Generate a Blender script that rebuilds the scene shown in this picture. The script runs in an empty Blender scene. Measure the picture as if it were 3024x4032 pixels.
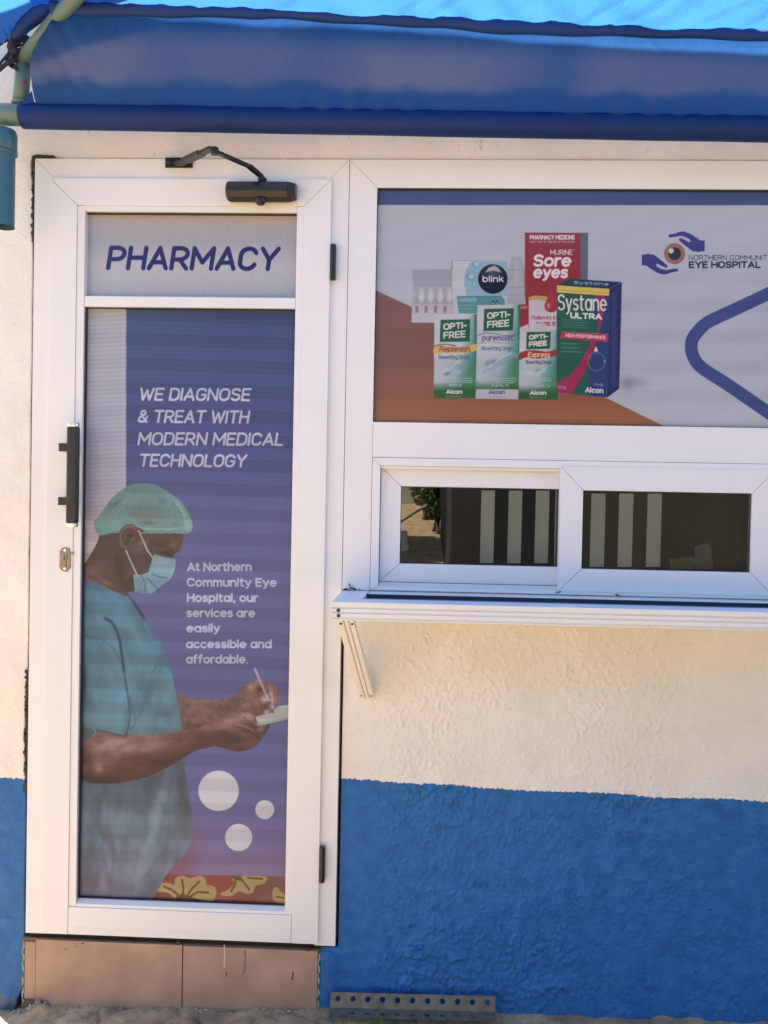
import bpy, bmesh, math, random
import numpy as np
random.seed(7)
rng = np.random.RandomState(7)
scn = bpy.context.scene
COL = scn.collection

# ------------------------------------------------------------------ camera
CAM = np.array([1.1054, -2.335, 1.4877]); CR = (89.088, -1.099, 2.243); FPX = 3261.0
def rotm(rx, ry, rz):
    cx, sx, cy, sy, cz, sz = np.cos(rx), np.sin(rx), np.cos(ry), np.sin(ry), np.cos(rz), np.sin(rz)
    return np.array([[cz, -sz, 0], [sz, cz, 0], [0, 0, 1]]) @ np.array([[cy, 0, sy], [0, 1, 0], [-sy, 0, cy]]) @ np.array([[1, 0, 0], [0, cx, -sx], [0, sx, cx]])
RM = rotm(*np.radians(CR))
def W(u, v, y=0.0):
    """survey: point of the photograph (3024x4032) -> world point on the plane y"""
    d = RM @ np.array([(u - 1512) / FPX, -(v - 2016) / FPX, -1.0])
    t = (y - CAM[1]) / d[1]
    return CAM + t * d
def PJ(x, y, z):
    """world arrays -> photograph coordinates (used to set out the prints on their flat panels)"""
    p = np.stack([x - CAM[0], y - CAM[1], z - CAM[2]], -1) @ RM
    return 1512 - FPX * p[..., 0] / p[..., 2], 2016 + FPX * p[..., 1] / p[..., 2]

cam = bpy.data.cameras.new('camera'); co = bpy.data.objects.new('camera', cam); COL.objects.link(co)
co.location = CAM; co.rotation_euler = [math.radians(a) for a in CR]
cam.sensor_fit = 'VERTICAL'; cam.sensor_height = 24.0; cam.lens = FPX / 4032 * 24.0
cam.clip_start = 0.05; cam.clip_end = 500
scn.camera = co

# ------------------------------------------------------------------ world, sun
SUN_EL = math.radians(56); SDX, SDY = 0.8, -0.6          # horizontal travel of the light
w = bpy.data.worlds.new('World'); scn.world = w; w.use_nodes = True
nt = w.node_tree; nt.nodes.clear()
sky = nt.nodes.new('ShaderNodeTexSky'); sky.sky_type = 'NISHITA'; sky.sun_disc = False
sky.sun_elevation = SUN_EL
sky.sun_rotation = math.atan2(-SDX, -SDY)                 # azimuth of the sun, clockwise from +Y
bg = nt.nodes.new('ShaderNodeBackground'); bg.inputs['Strength'].default_value = 0.105
out = nt.nodes.new('ShaderNodeOutputWorld')
nt.links.new(sky.outputs[0], bg.inputs[0]); nt.links.new(bg.outputs[0], out.inputs[0])
sl = bpy.data.lights.new('sun', 'SUN'); sl.energy = 5.0; sl.angle = math.radians(0.53); sl.color = (1.0, 0.95, 0.85)
so = bpy.data.objects.new('sun', sl); COL.objects.link(so)
from mathutils import Vector, Matrix
ld = Vector((SDX * math.cos(SUN_EL), SDY * math.cos(SUN_EL), -math.sin(SUN_EL)))
so.rotation_euler = ld.to_track_quat('-Z', 'Y').to_euler(); so.location = (-6, 6, 9)
vs = scn.view_settings
vs.view_transform = 'Standard'; vs.look = 'None'; vs.exposure = 1.80; vs.gamma = 1; vs.use_curve_mapping = False

# ------------------------------------------------------------------ materials
def lin(c):
    c = np.asarray(c, float) / 255.0
    return np.where(c <= 0.04045, c / 12.92, ((c + 0.055) / 1.055) ** 2.4)
MATS = {}
def mat(name, col, rough=0.5, metal=0.0, var=0.0, vscale=20.0, bump=0.0, bscale=200.0, spec=0.5, col2=None, stretch=None, coat=0.0):
    if name in MATS: return MATS[name]
    m = bpy.data.materials.new(name); m.use_nodes = True; n = m.node_tree; b = n.nodes['Principled BSDF']
    b.inputs['Roughness'].default_value = rough; b.inputs['Metallic'].default_value = metal
    b.inputs['Specular IOR Level'].default_value = spec
    b.inputs['Coat Weight'].default_value = coat
    tc = n.nodes.new('ShaderNodeTexCoord'); vec = tc.outputs['Object']
    if stretch:
        mp = n.nodes.new('ShaderNodeMapping'); mp.inputs['Scale'].default_value = stretch
        n.links.new(vec, mp.inputs[0]); vec = mp.outputs[0]
    nz = n.nodes.new('ShaderNodeTexNoise'); nz.inputs['Scale'].default_value = vscale; nz.inputs['Detail'].default_value = 6
    n.links.new(vec, nz.inputs['Vector'])
    rp = n.nodes.new('ShaderNodeValToRGB'); rp.color_ramp.elements[0].position = 0.3; rp.color_ramp.elements[1].position = 0.7
    c1 = np.array(col, float); c2 = np.array(col2, float) if col2 is not None else c1 * (1 - var)
    rp.color_ramp.elements[0].color = (*c2, 1); rp.color_ramp.elements[1].color = (*c1, 1)
    n.links.new(nz.outputs['Fac'], rp.inputs[0]); n.links.new(rp.outputs[0], b.inputs['Base Color'])
    if bump:
        nb = n.nodes.new('ShaderNodeTexNoise'); nb.inputs['Scale'].default_value = bscale; nb.inputs['Detail'].default_value = 4
        n.links.new(vec, nb.inputs['Vector'])
        bp = n.nodes.new('ShaderNodeBump'); bp.inputs['Strength'].default_value = 1.0; bp.inputs['Distance'].default_value = bump
        n.links.new(nb.outputs['Fac'], bp.inputs['Height']); n.links.new(bp.outputs[0], b.inputs['Normal'])
    MATS[name] = m; return m

M_UPVC = mat('white_powder_coat', (0.80, 0.795, 0.785), 0.36, var=0.045, vscale=5, bump=0.00004, bscale=700)
def grime(m, amt=0.35, thr=0.67):
    n = m.node_tree; L = n.links; b = n.nodes['Principled BSDF']; old = b.inputs['Base Color'].links[0].from_socket
    tc = n.nodes['Texture Coordinate']; a = n.nodes.new('ShaderNodeTexNoise'); a.inputs['Scale'].default_value = 55; a.inputs['Detail'].default_value = 8; a.inputs['Roughness'].default_value = 0.75
    L.new(tc.outputs['Object'], a.inputs['Vector'])
    mr = n.nodes.new('ShaderNodeMapRange'); mr.inputs['From Min'].default_value = thr; mr.inputs['From Max'].default_value = thr + 0.05; mr.inputs['To Max'].default_value = amt; L.new(a.outputs['Fac'], mr.inputs['Value'])
    mx = n.nodes.new('ShaderNodeMix'); mx.data_type = 'RGBA'; L.new(mr.outputs[0], mx.inputs[0]); L.new(old, mx.inputs[6]); mx.inputs[7].default_value = (0.28, 0.25, 0.21, 1); L.new(mx.outputs[2], b.inputs['Base Color'])
grime(M_UPVC)
M_BEAD = mat('white_glazing_bead', (0.80, 0.795, 0.785), 0.34, var=0.04, vscale=6)
M_GASK = mat('rubber_gasket', (0.03, 0.03, 0.035), 0.6)
M_BLK = mat('black_metal', (0.016, 0.016, 0.018), 0.34, var=0.5, vscale=60, bump=0.00005, bscale=900)
M_BLKB = mat('bronze_black_metal', (0.022, 0.019, 0.014), 0.38, var=0.4, vscale=40)
M_CHR = mat('chrome', (0.75, 0.76, 0.78), 0.12, metal=1.0)
M_BRASS = mat('dull_brass', (0.34, 0.29, 0.21), 0.42, metal=0.5, var=0.4, vscale=150)
M_GALV = mat('galvanised_steel', (0.18, 0.175, 0.15), 0.5, metal=0.3, var=0.45, vscale=45, bump=0.0001, bscale=300)
M_PIPE = mat('green_painted_steel', (0.085, 0.195, 0.195), 0.4, var=0.25, vscale=30, col2=(0.12, 0.17, 0.12), bump=0.0002, bscale=120)
M_PVC = mat('teal_painted_plastic', (0.05, 0.15, 0.20), 0.35, var=0.3, vscale=14, bump=0.0001, bscale=200)
M_RUST = mat('rust', (0.16, 0.045, 0.02), 0.9, var=0.5, vscale=200)
M_ROPE = mat('dark_rope', (0.030, 0.035, 0.06), 0.85, var=0.5, vscale=90, bump=0.0006, bscale=400)
M_TILE = mat('tan_ceramic_tile', (0.46, 0.31, 0.225), 0.38, var=0.18, vscale=9, col2=(0.33, 0.215, 0.155), bump=0.0001, bscale=260)
M_GROUT = mat('grout', (0.20, 0.15, 0.11), 0.95, var=0.3, vscale=60, bump=0.0008, bscale=200)
M_GREENP = mat('old_green_paint', (0.28, 0.40, 0.33), 0.8, var=0.3, vscale=60)
M_INT = mat('interior_brown', (0.05, 0.043, 0.033), 0.9, var=0.3, vscale=3)
M_BOARD = mat('brown_board', (0.085, 0.078, 0.058), 0.8, var=0.12, vscale=4)
M_STRIP = mat('white_vinyl_strip', (0.80, 0.88, 0.93), 0.6, var=0.16, vscale=7)
M_SCREW = mat('dark_screw', (0.05, 0.045, 0.04), 0.5, metal=0.5)
M_SCRAPE = mat('dark_crack', (0.022, 0.018, 0.014), 0.95, var=0.4, vscale=120, bump=0.002, bscale=120)
M_RED = mat('red_scribble', (0.45, 0.05, 0.04), 0.7)
M_WEED = mat('weed_green', (0.09, 0.15, 0.045), 0.7, var=0.4, vscale=70)
M_LEAF = mat('bush_leaf', (0.07, 0.13, 0.035), 0.55, var=0.45, vscale=8)
M_BARK = mat('bark', (0.12, 0.085, 0.06), 0.9, var=0.4, vscale=30)
M_WOOD = mat('grey_plank', (0.42, 0.37, 0.30), 0.8, var=0.3, vscale=14)
M_YWALL = mat('yard_render', (0.34, 0.31, 0.26), 0.9, var=0.2, vscale=2)
M_STONE = mat('whitewashed_stone', (0.78, 0.74, 0.64), 0.85, var=0.1, vscale=9)
M_ROOFW = mat('parapet_paint', (0.74, 0.75, 0.72), 0.8, var=0.15, vscale=8)

def wall_material():
    m = bpy.data.materials.new('two_tone_wall_paint'); m.use_nodes = True; n = m.node_tree; L = n.links
    b = n.nodes['Principled BSDF']; b.inputs['Roughness'].default_value = 0.5; b.inputs['Specular IOR Level'].default_value = 0.35
    def N(t, **k):
        x = n.nodes.new(t)
        for a, v in k.items():
            if a in x.inputs: x.inputs[a].default_value = v
            else: setattr(x, a, v)
        return x
    def math_(op, a, c=None):
        x = n.nodes.new('ShaderNodeMath'); x.operation = op
        for i, q in enumerate((a, c)):
            if q is None: continue
            if isinstance(q, (int, float)): x.inputs[i].default_value = q
            else: L.new(q, x.inputs[i])
        return x.outputs[0]
    tc = N('ShaderNodeTexCoord'); P = tc.outputs['Object']
    sp = N('ShaderNodeSeparateXYZ'); L.new(P, sp.inputs[0])
    fine = N('ShaderNodeTexNoise', Scale=95.0, Detail=3.0); L.new(P, fine.inputs['Vector'])
    wav = N('ShaderNodeTexNoise', Scale=3.2, Detail=2.0); L.new(P, wav.inputs['Vector'])
    edge = math_('ADD', math_('MULTIPLY', math_('SUBTRACT', fine.outputs['Fac'], 0.5), 0.016), math_('MULTIPLY', math_('SUBTRACT', wav.outputs['Fac'], 0.5), 0.022))
    # the painted line: 0.655 left of the door, 0.683 falling to 0.658 on the right
    rise = N('ShaderNodeMapRange', **{'From Min': 0.85, 'From Max': 2.1, 'To Min': 0.6865, 'To Max': 0.658}); L.new(sp.outputs['X'], rise.inputs['Value'])
    left = math_('LESS_THAN', sp.outputs['X'], 0.4)
    line = math_('SUBTRACT', rise.outputs[0], math_('MULTIPLY', left, 0.031))
    d = math_('SUBTRACT', math_('ADD', sp.outputs['Z'], edge), line)
    up = N('ShaderNodeMapRange', **{'From Min': -0.0008, 'From Max': 0.0008}); L.new(d, up.inputs['Value'])
    # colours
    n1 = N('ShaderNodeTexNoise', Scale=3.0, Detail=8.0, Roughness=0.65); L.new(P, n1.inputs['Vector'])
    n2 = N('ShaderNodeTexNoise', Scale=28.0, Detail=5.0); L.new(P, n2.inputs['Vector'])
    rw = N('ShaderNodeValToRGB'); L.new(n1.outputs['Fac'], rw.inputs[0])
    rw.color_ramp.elements[0].position = 0.28; rw.color_ramp.elements[0].color = (0.77, 0.72, 0.63, 1)
    rw.color_ramp.elements[1].position = 0.62; rw.color_ramp.elements[1].color = (0.87, 0.835, 0.77, 1)
    rb = N('ShaderNodeValToRGB'); L.new(n2.outputs['Fac'], rb.inputs[0])
    rb.color_ramp.elements[0].position = 0.3; rb.color_ramp.elements[0].color = (0.013, 0.115, 0.345, 1)
    rb.color_ramp.elements[1].position = 0.75; rb.color_ramp.elements[1].color = (0.024, 0.165, 0.45, 1)
    # scuffed, dirty blue at the lower left corner of the building
    sc = N('ShaderNodeTexNoise', Scale=16.0, Detail=9.0, Roughness=0.75); L.new(P, sc.inputs['Vector'])
    zf = N('ShaderNodeMapRange', **{'From Min': 0.20, 'From Max': -0.02, 'To Min': 0.0, 'To Max': 0.30}); L.new(sp.outputs['Z'], zf.inputs['Value'])
    xf = N('ShaderNodeMapRange', **{'From Min': 0.05, 'From Max': 0.4, 'To Min': 1.0, 'To Max': 0.35}); L.new(sp.outputs['X'], xf.inputs['Value'])
    wear = math_('GREATER_THAN', math_('ADD', sc.outputs['Fac'], math_('MULTIPLY', zf.outputs[0], xf.outputs[0])), 0.70)
    mixd = N('ShaderNodeMix', data_type='RGBA'); L.new(math_('MULTIPLY', wear, 0.62), mixd.inputs[0])
    L.new(rb.outputs[0], mixd.inputs[6]); mixd.inputs[7].default_value = (0.13, 0.13, 0.13, 1)
    # grey-green grime on the white above the door and spots
    gr = N('ShaderNodeTexNoise', Scale=42.0, Detail=9.0, Roughness=0.8); L.new(P, gr.inputs['Vector'])
    g2 = N('ShaderNodeTexNoise', Scale=6.0, Detail=2.0); L.new(P, g2.inputs['Vector'])
    spot = math_('GREATER_THAN', math_('ADD', math_('MULTIPLY', gr.outputs['Fac'], 0.7), math_('MULTIPLY', g2.outputs['Fac'], 0.3)), 0.600)
    hi = N('ShaderNodeMapRange', **{'From Min': 2.3, 'From Max': 2.5, 'To Min': 0.12, 'To Max': 0.5}); L.new(sp.outputs['Z'], hi.inputs['Value'])
    mixw = N('ShaderNodeMix', data_type='RGBA'); L.new(math_('MULTIPLY', spot, hi.outputs[0]), mixw.inputs[0])
    L.new(rw.outputs[0], mixw.inputs[6]); mixw.inputs[7].default_value = (0.28, 0.31, 0.26, 1)
    mx = N('ShaderNodeMix', data_type='RGBA'); L.new(up.outputs[0], mx.inputs[0]); L.new(mixd.outputs[2], mx.inputs[6]); L.new(mixw.outputs[2], mx.inputs[7])
    L.new(mx.outputs[2], b.inputs['Base Color'])
    bn = N('ShaderNodeTexNoise', Scale=120.0, Detail=6.0, Roughness=0.62); L.new(P, bn.inputs['Vector'])
    bp = N('ShaderNodeBump', Strength=1.0, Distance=0.0030); L.new(bn.outputs['Fac'], bp.inputs['Height']); L.new(bp.outputs[0], b.inputs['Normal'])
    return m
M_WALL = wall_material()

def ground_material():
    m = bpy.data.materials.new('dusty_concrete'); m.use_nodes = True; n = m.node_tree; L = n.links
    b = n.nodes['Principled BSDF']; b.inputs['Roughness'].default_value = 0.95
    tc = n.nodes.new('ShaderNodeTexCoord')
    a = n.nodes.new('ShaderNodeTexNoise'); a.inputs['Scale'].default_value = 9; a.inputs['Detail'].default_value = 9; a.inputs['Roughness'].default_value = 0.7
    L.new(tc.outputs['Object'], a.inputs['Vector'])
    r = n.nodes.new('ShaderNodeValToRGB'); L.new(a.outputs['Fac'], r.inputs[0])
    e = r.color_ramp.elements; e[0].position = 0.32; e[0].color = (0.17, 0.12, 0.075, 1); e[1].position = 0.7; e[1].color = (0.62, 0.44, 0.255, 1)
    mid = e.new(0.5); mid.color = (0.38, 0.26, 0.145, 1)
    L.new(r.outputs[0], b.inputs['Base Color'])
    c = n.nodes.new('ShaderNodeTexNoise'); c.inputs['Scale'].default_value = 110; c.inputs['Detail'].default_value = 6; L.new(tc.outputs['Object'], c.inputs['Vector'])
    bp = n.nodes.new('ShaderNodeBump'); bp.inputs['Distance'].default_value = 0.003; L.new(c.outputs['Fac'], bp.inputs['Height']); L.new(bp.outputs[0], b.inputs['Normal'])
    return m
M_GROUND = ground_material()

def print_material():
    m = bpy.data.materials.new('perforated_vinyl_print'); m.use_nodes = True; n = m.node_tree; L = n.links
    b = n.nodes['Principled BSDF']; b.inputs['Roughness'].default_value = 0.16; b.inputs['Specular IOR Level'].default_value = 0.28
    at = n.nodes.new('ShaderNodeAttribute'); at.attribute_name = 'ink'
    L.new(at.outputs['Color'], b.inputs['Base Color'])
    tc = n.nodes.new('ShaderNodeTexCoord'); nz = n.nodes.new('ShaderNodeTexNoise'); nz.inputs['Scale'].default_value = 3.0
    L.new(tc.outputs['Object'], nz.inputs['Vector'])
    bp = n.nodes.new('ShaderNodeBump'); bp.inputs['Distance'].default_value = 0.0012; L.new(nz.outputs['Fac'], bp.inputs['Height']); L.new(bp.outputs[0], b.inputs['Normal'])
    return m
M_PRINT = print_material()

def glass_material(name, tint, refl):
    m = bpy.data.materials.new(name); m.use_nodes = True; n = m.node_tree; L = n.links; n.nodes.clear()
    o = n.nodes.new('ShaderNodeOutputMaterial'); mx = n.nodes.new('ShaderNodeMixShader')
    t = n.nodes.new('ShaderNodeBsdfTransparent'); t.inputs[0].default_value = (*tint, 1)
    g = n.nodes.new('ShaderNodeBsdfGlossy'); g.inputs['Roughness'].default_value = 0.003; g.inputs['Color'].default_value = (1, 0.97, 0.92, 1)
    fr = n.nodes.new('ShaderNodeFresnel'); fr.inputs['IOR'].default_value = 1.5
    ad = n.nodes.new('ShaderNodeMath'); ad.operation = 'ADD'; ad.inputs[1].default_value = refl; L.new(fr.outputs[0], ad.inputs[0])
    tc = n.nodes.new('ShaderNodeTexCoord'); nz = n.nodes.new('ShaderNodeTexNoise'); nz.inputs['Scale'].default_value = 2.2; L.new(tc.outputs['Object'], nz.inputs['Vector'])
    bp = n.nodes.new('ShaderNodeBump'); bp.inputs['Distance'].default_value = 0.0006; L.new(nz.outputs['Fac'], bp.inputs['Height']); L.new(bp.outputs[0], g.inputs['Normal'])
    L.new(ad.outputs[0], mx.inputs[0]); L.new(t.outputs[0], mx.inputs[1]); L.new(g.outputs[0], mx.inputs[2]); L.new(mx.outputs[0], o.inputs[0])
    return m
M_GLASS = glass_material('tinted_glass', (0.82, 0.84, 0.82), 0.06)

def tarp_material(name, dif, tra, fac, weave=900, dirt=0.0):
    m = bpy.data.materials.new(name); m.use_nodes = True; n = m.node_tree; L = n.links; n.nodes.clear()
    o = n.nodes.new('ShaderNodeOutputMaterial'); mx = n.nodes.new('ShaderNodeMixShader'); mx.inputs[0].default_value = fac
    d = n.nodes.new('ShaderNodeBsdfPrincipled'); d.inputs['Roughness'].default_value = 0.6; d.inputs['Specular IOR Level'].default_value = 0.3
    t = n.nodes.new('ShaderNodeBsdfTranslucent')
    tc = n.nodes.new('ShaderNodeTexCoord'); P = tc.outputs['Object']
    a = n.nodes.new('ShaderNodeTexNoise'); a.inputs['Scale'].default_value = 5; a.inputs['Detail'].default_value = 7; L.new(P, a.inputs['Vector'])
    mp = n.nodes.new('ShaderNodeMapping'); mp.inputs['Scale'].default_value = (1, 1, 0.06); L.new(P, mp.inputs[0])
    s = n.nodes.new('ShaderNodeTexNoise'); s.inputs['Scale'].default_value = 240; s.inputs['Detail'].default_value = 3; L.new(mp.outputs[0], s.inputs['Vector'])
    r = n.nodes.new('ShaderNodeValToRGB'); L.new(a.outputs['Fac'], r.inputs[0])
    r.color_ramp.elements[0].position = 0.35; r.color_ramp.elements[0].color = (*[c * 0.8 + dirt * 0.10 for c in dif], 1)
    r.color_ramp.elements[1].position = 0.68; r.color_ramp.elements[1].color = (*[c + dirt * k for c, k in zip(dif, (0.17, 0.15, 0.12))], 1)
    L.new(r.outputs[0], d.inputs['Base Color'])
    r2 = n.nodes.new('ShaderNodeValToRGB'); L.new(s.outputs['Fac'], r2.inputs[0])
    r2.color_ramp.elements[0].position = 0.3; r2.color_ramp.elements[0].color = (*[c * 0.8 for c in tra], 1)
    r2.color_ramp.elements[1].position = 0.7; r2.color_ramp.elements[1].color = (*tra, 1)
    L.new(r2.outputs[0], t.inputs[0])
    bp = n.nodes.new('ShaderNodeBump'); bp.inputs['Distance'].default_value = 0.0006; L.new(s.outputs['Fac'], bp.inputs['Height'])
    L.new(bp.outputs[0], d.inputs['Normal'])
    L.new(d.outputs[0], mx.inputs[1]); L.new(t.outputs[0], mx.inputs[2]); L.new(mx.outputs[0], o.inputs[0])
    return m
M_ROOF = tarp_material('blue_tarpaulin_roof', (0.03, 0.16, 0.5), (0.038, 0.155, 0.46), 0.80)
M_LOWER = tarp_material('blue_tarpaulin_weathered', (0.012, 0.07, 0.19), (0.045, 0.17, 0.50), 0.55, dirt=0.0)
def dust_lower():
    n = M_LOWER.node_tree; L = n.links; P = n.nodes['Texture Coordinate'].outputs['Object']
    d = n.nodes['Principled BSDF']; old = d.inputs['Base Color'].links[0].from_socket
    at = n.nodes.new('ShaderNodeAttribute'); at.attribute_name = 'dust'
    mx = n.nodes.new('ShaderNodeMix'); mx.data_type = 'RGBA'; L.new(at.outputs['Fac'], mx.inputs[0]); L.new(old, mx.inputs[6]); mx.inputs[7].default_value = (0.19, 0.215, 0.245, 1)
    L.new(mx.outputs[2], d.inputs['Base Color'])
dust_lower()
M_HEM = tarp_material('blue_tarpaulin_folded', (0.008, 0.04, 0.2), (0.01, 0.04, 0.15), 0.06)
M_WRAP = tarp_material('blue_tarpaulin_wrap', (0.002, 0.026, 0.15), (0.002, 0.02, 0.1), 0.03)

grime(M_TILE, 0.45, 0.60)
# ------------------------------------------------------------------ object helpers
def link(name, me, m, parent=None, smooth=False):
    o = bpy.data.objects.new(name, me); COL.objects.link(o)
    if m is not None: me.materials.append(m)
    if smooth: me.polygons.foreach_set('use_smooth', [True] * len(me.polygons))
    if parent is not None:
        o.parent = parent; o.matrix_parent_inverse = parent_inv(parent)
    return o
def parent_inv(p):
    mtx = Matrix.Translation(p.location)
    q = p.parent
    while q is not None:
        q = q.parent
    return WM[p.name].inverted() if p.name in WM else Matrix.Identity(4)
WM = {}
def obj(name, bm, m, parent=None, smooth=False, bevel=0.0, seg=2):
    me = bpy.data.meshes.new(name); bmesh.ops.recalc_face_normals(bm, faces=bm.faces); bm.to_mesh(me); bm.free()
    o = link(name, me, m, parent, smooth)
    if bevel:
        b = o.modifiers.new('bevel', 'BEVEL'); b.width = bevel; b.segments = seg; b.limit_method = 'ANGLE'; b.angle_limit = math.radians(40)
        if seg > 1: me.polygons.foreach_set('use_smooth', [False] * len(me.polygons))
    return o
def tag(o, label, cat, group=None, kind=None):
    if label: o['label'] = label
    if cat: o['category'] = cat
    if group: o['group'] = group
    if kind: o['kind'] = kind
    return o
def thing(name, label, cat, loc, group=None):
    o = bpy.data.objects.new(name, None); COL.objects.link(o); o.location = loc; o.empty_display_size = 0.1
    WM[o.name] = Matrix.Translation(loc)
    return tag(o, label, cat, group)
def box(bm, x0, x1, y0, y1, z0, z1):
    v = [bm.verts.new(p) for p in ((x0, y0, z0), (x1, y0, z0), (x1, y1, z0), (x0, y1, z0), (x0, y0, z1), (x1, y0, z1), (x1, y1, z1), (x0, y1, z1))]
    for f in ((0, 1, 2, 3), (4, 5, 6, 7), (0, 1, 5, 4), (1, 2, 6, 5), (2, 3, 7, 6), (3, 0, 4, 7)): bm.faces.new([v[i] for i in f])
def prism(bm, pts, a0, a1, axis='y'):
    """pts: outline in the two other axes; extruded along axis"""
    def P(p, a):
        if axis == 'y': return (p[0], a, p[1])
        if axis == 'x': return (a, p[0], p[1])
        return (p[0], p[1], a)
    A = [bm.verts.new(P(p, a0)) for p in pts]; B = [bm.verts.new(P(p, a1)) for p in pts]
    bm.faces.new(A); bm.faces.new(B[::-1])
    for i in range(len(pts)):
        j = (i + 1) % len(pts); bm.faces.new((A[i], A[j], B[j], B[i]))
def tube(bm, path, r, n=16, cap=True):
    path = [Vector(p) for p in path]; rs = r if isinstance(r, (list, tuple)) else [r] * len(path)
    rings = []; up = None
    for i, p in enumerate(path):
        t = (path[min(i + 1, len(path) - 1)] - path[max(i - 1, 0)]).normalized()
        if up is None: up = t.orthogonal().normalized()
        up = (up - t * up.dot(t)).normalized(); s = t.cross(up)
        rings.append([bm.verts.new(p + (up * math.cos(2 * math.pi * k / n) + s * math.sin(2 * math.pi * k / n)) * rs[i]) for k in range(n)])
    for a, b in zip(rings, rings[1:]):
        for k in range(n): bm.faces.new((a[k], a[(k + 1) % n], b[(k + 1) % n], b[k]))
    if cap: bm.faces.new(rings[0]); bm.faces.new(rings[-1][::-1])
def nm(): return bmesh.new()
def lattice_noise(x, y, s, seed):
    r = np.random.RandomState(seed); T = r.rand(257, 257)
    X = x / s + 1000.37; Y = y / s + 1000.71; i = np.floor(X).astype(int); j = np.floor(Y).astype(int); fx = X - i; fy = Y - j
    fx = fx * fx * (3 - 2 * fx); fy = fy * fy * (3 - 2 * fy); i0 = i % 256; j0 = j % 256
    return (T[i0, j0] * (1 - fx) + T[i0 + 1, j0] * fx) * (1 - fy) + (T[i0, j0 + 1] * (1 - fx) + T[i0 + 1, j0 + 1] * fx) * fy - 0.5
def fbm(x, y, s, seed, oct=4, g=0.5):
    return sum(lattice_noise(x, y, s / 2 ** k, seed + k) * g ** k for k in range(oct))
def grid_mesh(name, V, keep=None):
    """V (ny,nx,3) -> mesh, keep (ny-1,nx-1) mask of cells"""
    ny, nx = V.shape[:2]; idx = np.arange(ny * nx).reshape(ny, nx)
    q = np.stack([idx[:-1, :-1], idx[:-1, 1:], idx[1:, 1:], idx[1:, :-1]], -1)
    q = q[keep] if keep is not None else q.reshape(-1, 4)
    used = np.unique(q); remap = np.full(ny * nx, -1); remap[used] = np.arange(len(used)); q = remap[q]
    co_ = V.reshape(-1, 3)[used]
    me = bpy.data.meshes.new(name); me.vertices.add(len(co_)); me.vertices.foreach_set('co', co_.astype(np.float32).ravel())
    me.loops.add(q.size); me.loops.foreach_set('vertex_index', q.astype(np.int32).ravel())
    me.polygons.add(len(q)); me.polygons.foreach_set('loop_start', np.arange(0, q.size, 4, dtype=np.int32))
    me.update(calc_edges=True)
    return me, used

# ================================================================== THE WALL
OX = 2.175                                                 # right side of the window opening
wall_t = thing('pharmacy_building', 'rough plastered wall painted white above and blue below, around the door and window', 'building', (0.9, 0.3, 0))
def line_coords(segs):
    out_ = [segs[0][0]]
    for a, b, st in segs:
        k = max(1, int(round((b - a) / st))); out_ += list(np.linspace(a, b, k + 1)[1:])
    return np.array(out_)
xs = line_coords([(-0.118, -0.012, 0.0045), (-0.012, 0.856, 0.009), (0.856, 0.907, 0.0045), (0.907, OX, 0.003), (OX, 3.4, 0.05)])
zs = line_coords([(-0.05, 0.2, 0.0045), (0.2, 1.24, 0.003), (1.24, 2.444, 0.0075), (2.444, 2.56, 0.0045), (2.56, 2.736, 0.03)])
X, Zg = np.meshgrid(xs, zs)
cxm = (X[:-1, :-1] + X[1:, 1:]) / 2; czm = (Zg[:-1, :-1] + Zg[1:, 1:]) / 2
keep = np.ones(cxm.shape, bool)
keep &= ~((cxm > -0.012) & (cxm < 0.907) & (czm > 0.2) & (czm < 2.444))     # the door
keep &= ~((cxm > 0.906) & (cxm < OX) & (czm > 1.24) & (czm < 2.444))         # sign and window
keep &= ~((cxm > -0.012) & (cxm < 0.856) & (czm < 0.205))                    # tiled step
region = np.clip((X - 0.9) * 6, 0, 1) * np.clip((1.20 - Zg) * 8, 0, 1)       # rough plaster under the shelf
rough = 0.25 + 0.75 * region
lump = np.clip(fbm(X, Zg * 0.75, 0.0085, 3, 2) + 0.0 + 0.35 * fbm(X, Zg, 0.05, 14, 2), 0, 0.6) ** 1.15
flake = np.clip((fbm(X, Zg, 0.03, 21, 4) - 0.04) * 18, 0, 1)
soft = fbm(X, Zg, 0.10, 40, 3)
patch = np.clip(0.72 + 1.2 * fbm(X, Zg, 0.3, 60, 2), 0.45, 1)
calm = 1 - 0.75 * np.exp(-((X - 0.97) / 0.07) ** 2) - 0.35 * np.clip((X - 1.65) * 2.5, 0, 1)
blue = (Zg < 0.68)
h = rough * patch * calm * (np.where(blue, 0.0110, 0.0064) * lump + 0.0026 * flake * np.where(blue, 1.3, 0.15)) + 0.004 * soft
fine_x = (X > -0.2) & (X < OX)
h = np.where(fine_x, h, 0.001 * soft)
left = X < 0
h = np.where(left, 0.006 * fbm(X, Zg, 0.15, 80, 3) + 0.0012 * fbm(X, Zg, 0.02, 90, 2) + np.where(Zg < 0.25, 0.006 * np.maximum(0, fbm(X, Zg, 0.04, 95, 4)), 0), h)
topz = Zg > 2.44
h = np.where(topz, 0.003 * fbm(X, Zg, 0.06, 81, 4), h)
Y = 0.012 - h
# the blue bulges out beside the tiled step, and rolls over its edge
Y = Y - 0.012 * np.exp(-((X - 0.875) / 0.03) ** 2) * (Zg < 0.19) * (X > 0.8)
XX = X.copy()
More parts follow.
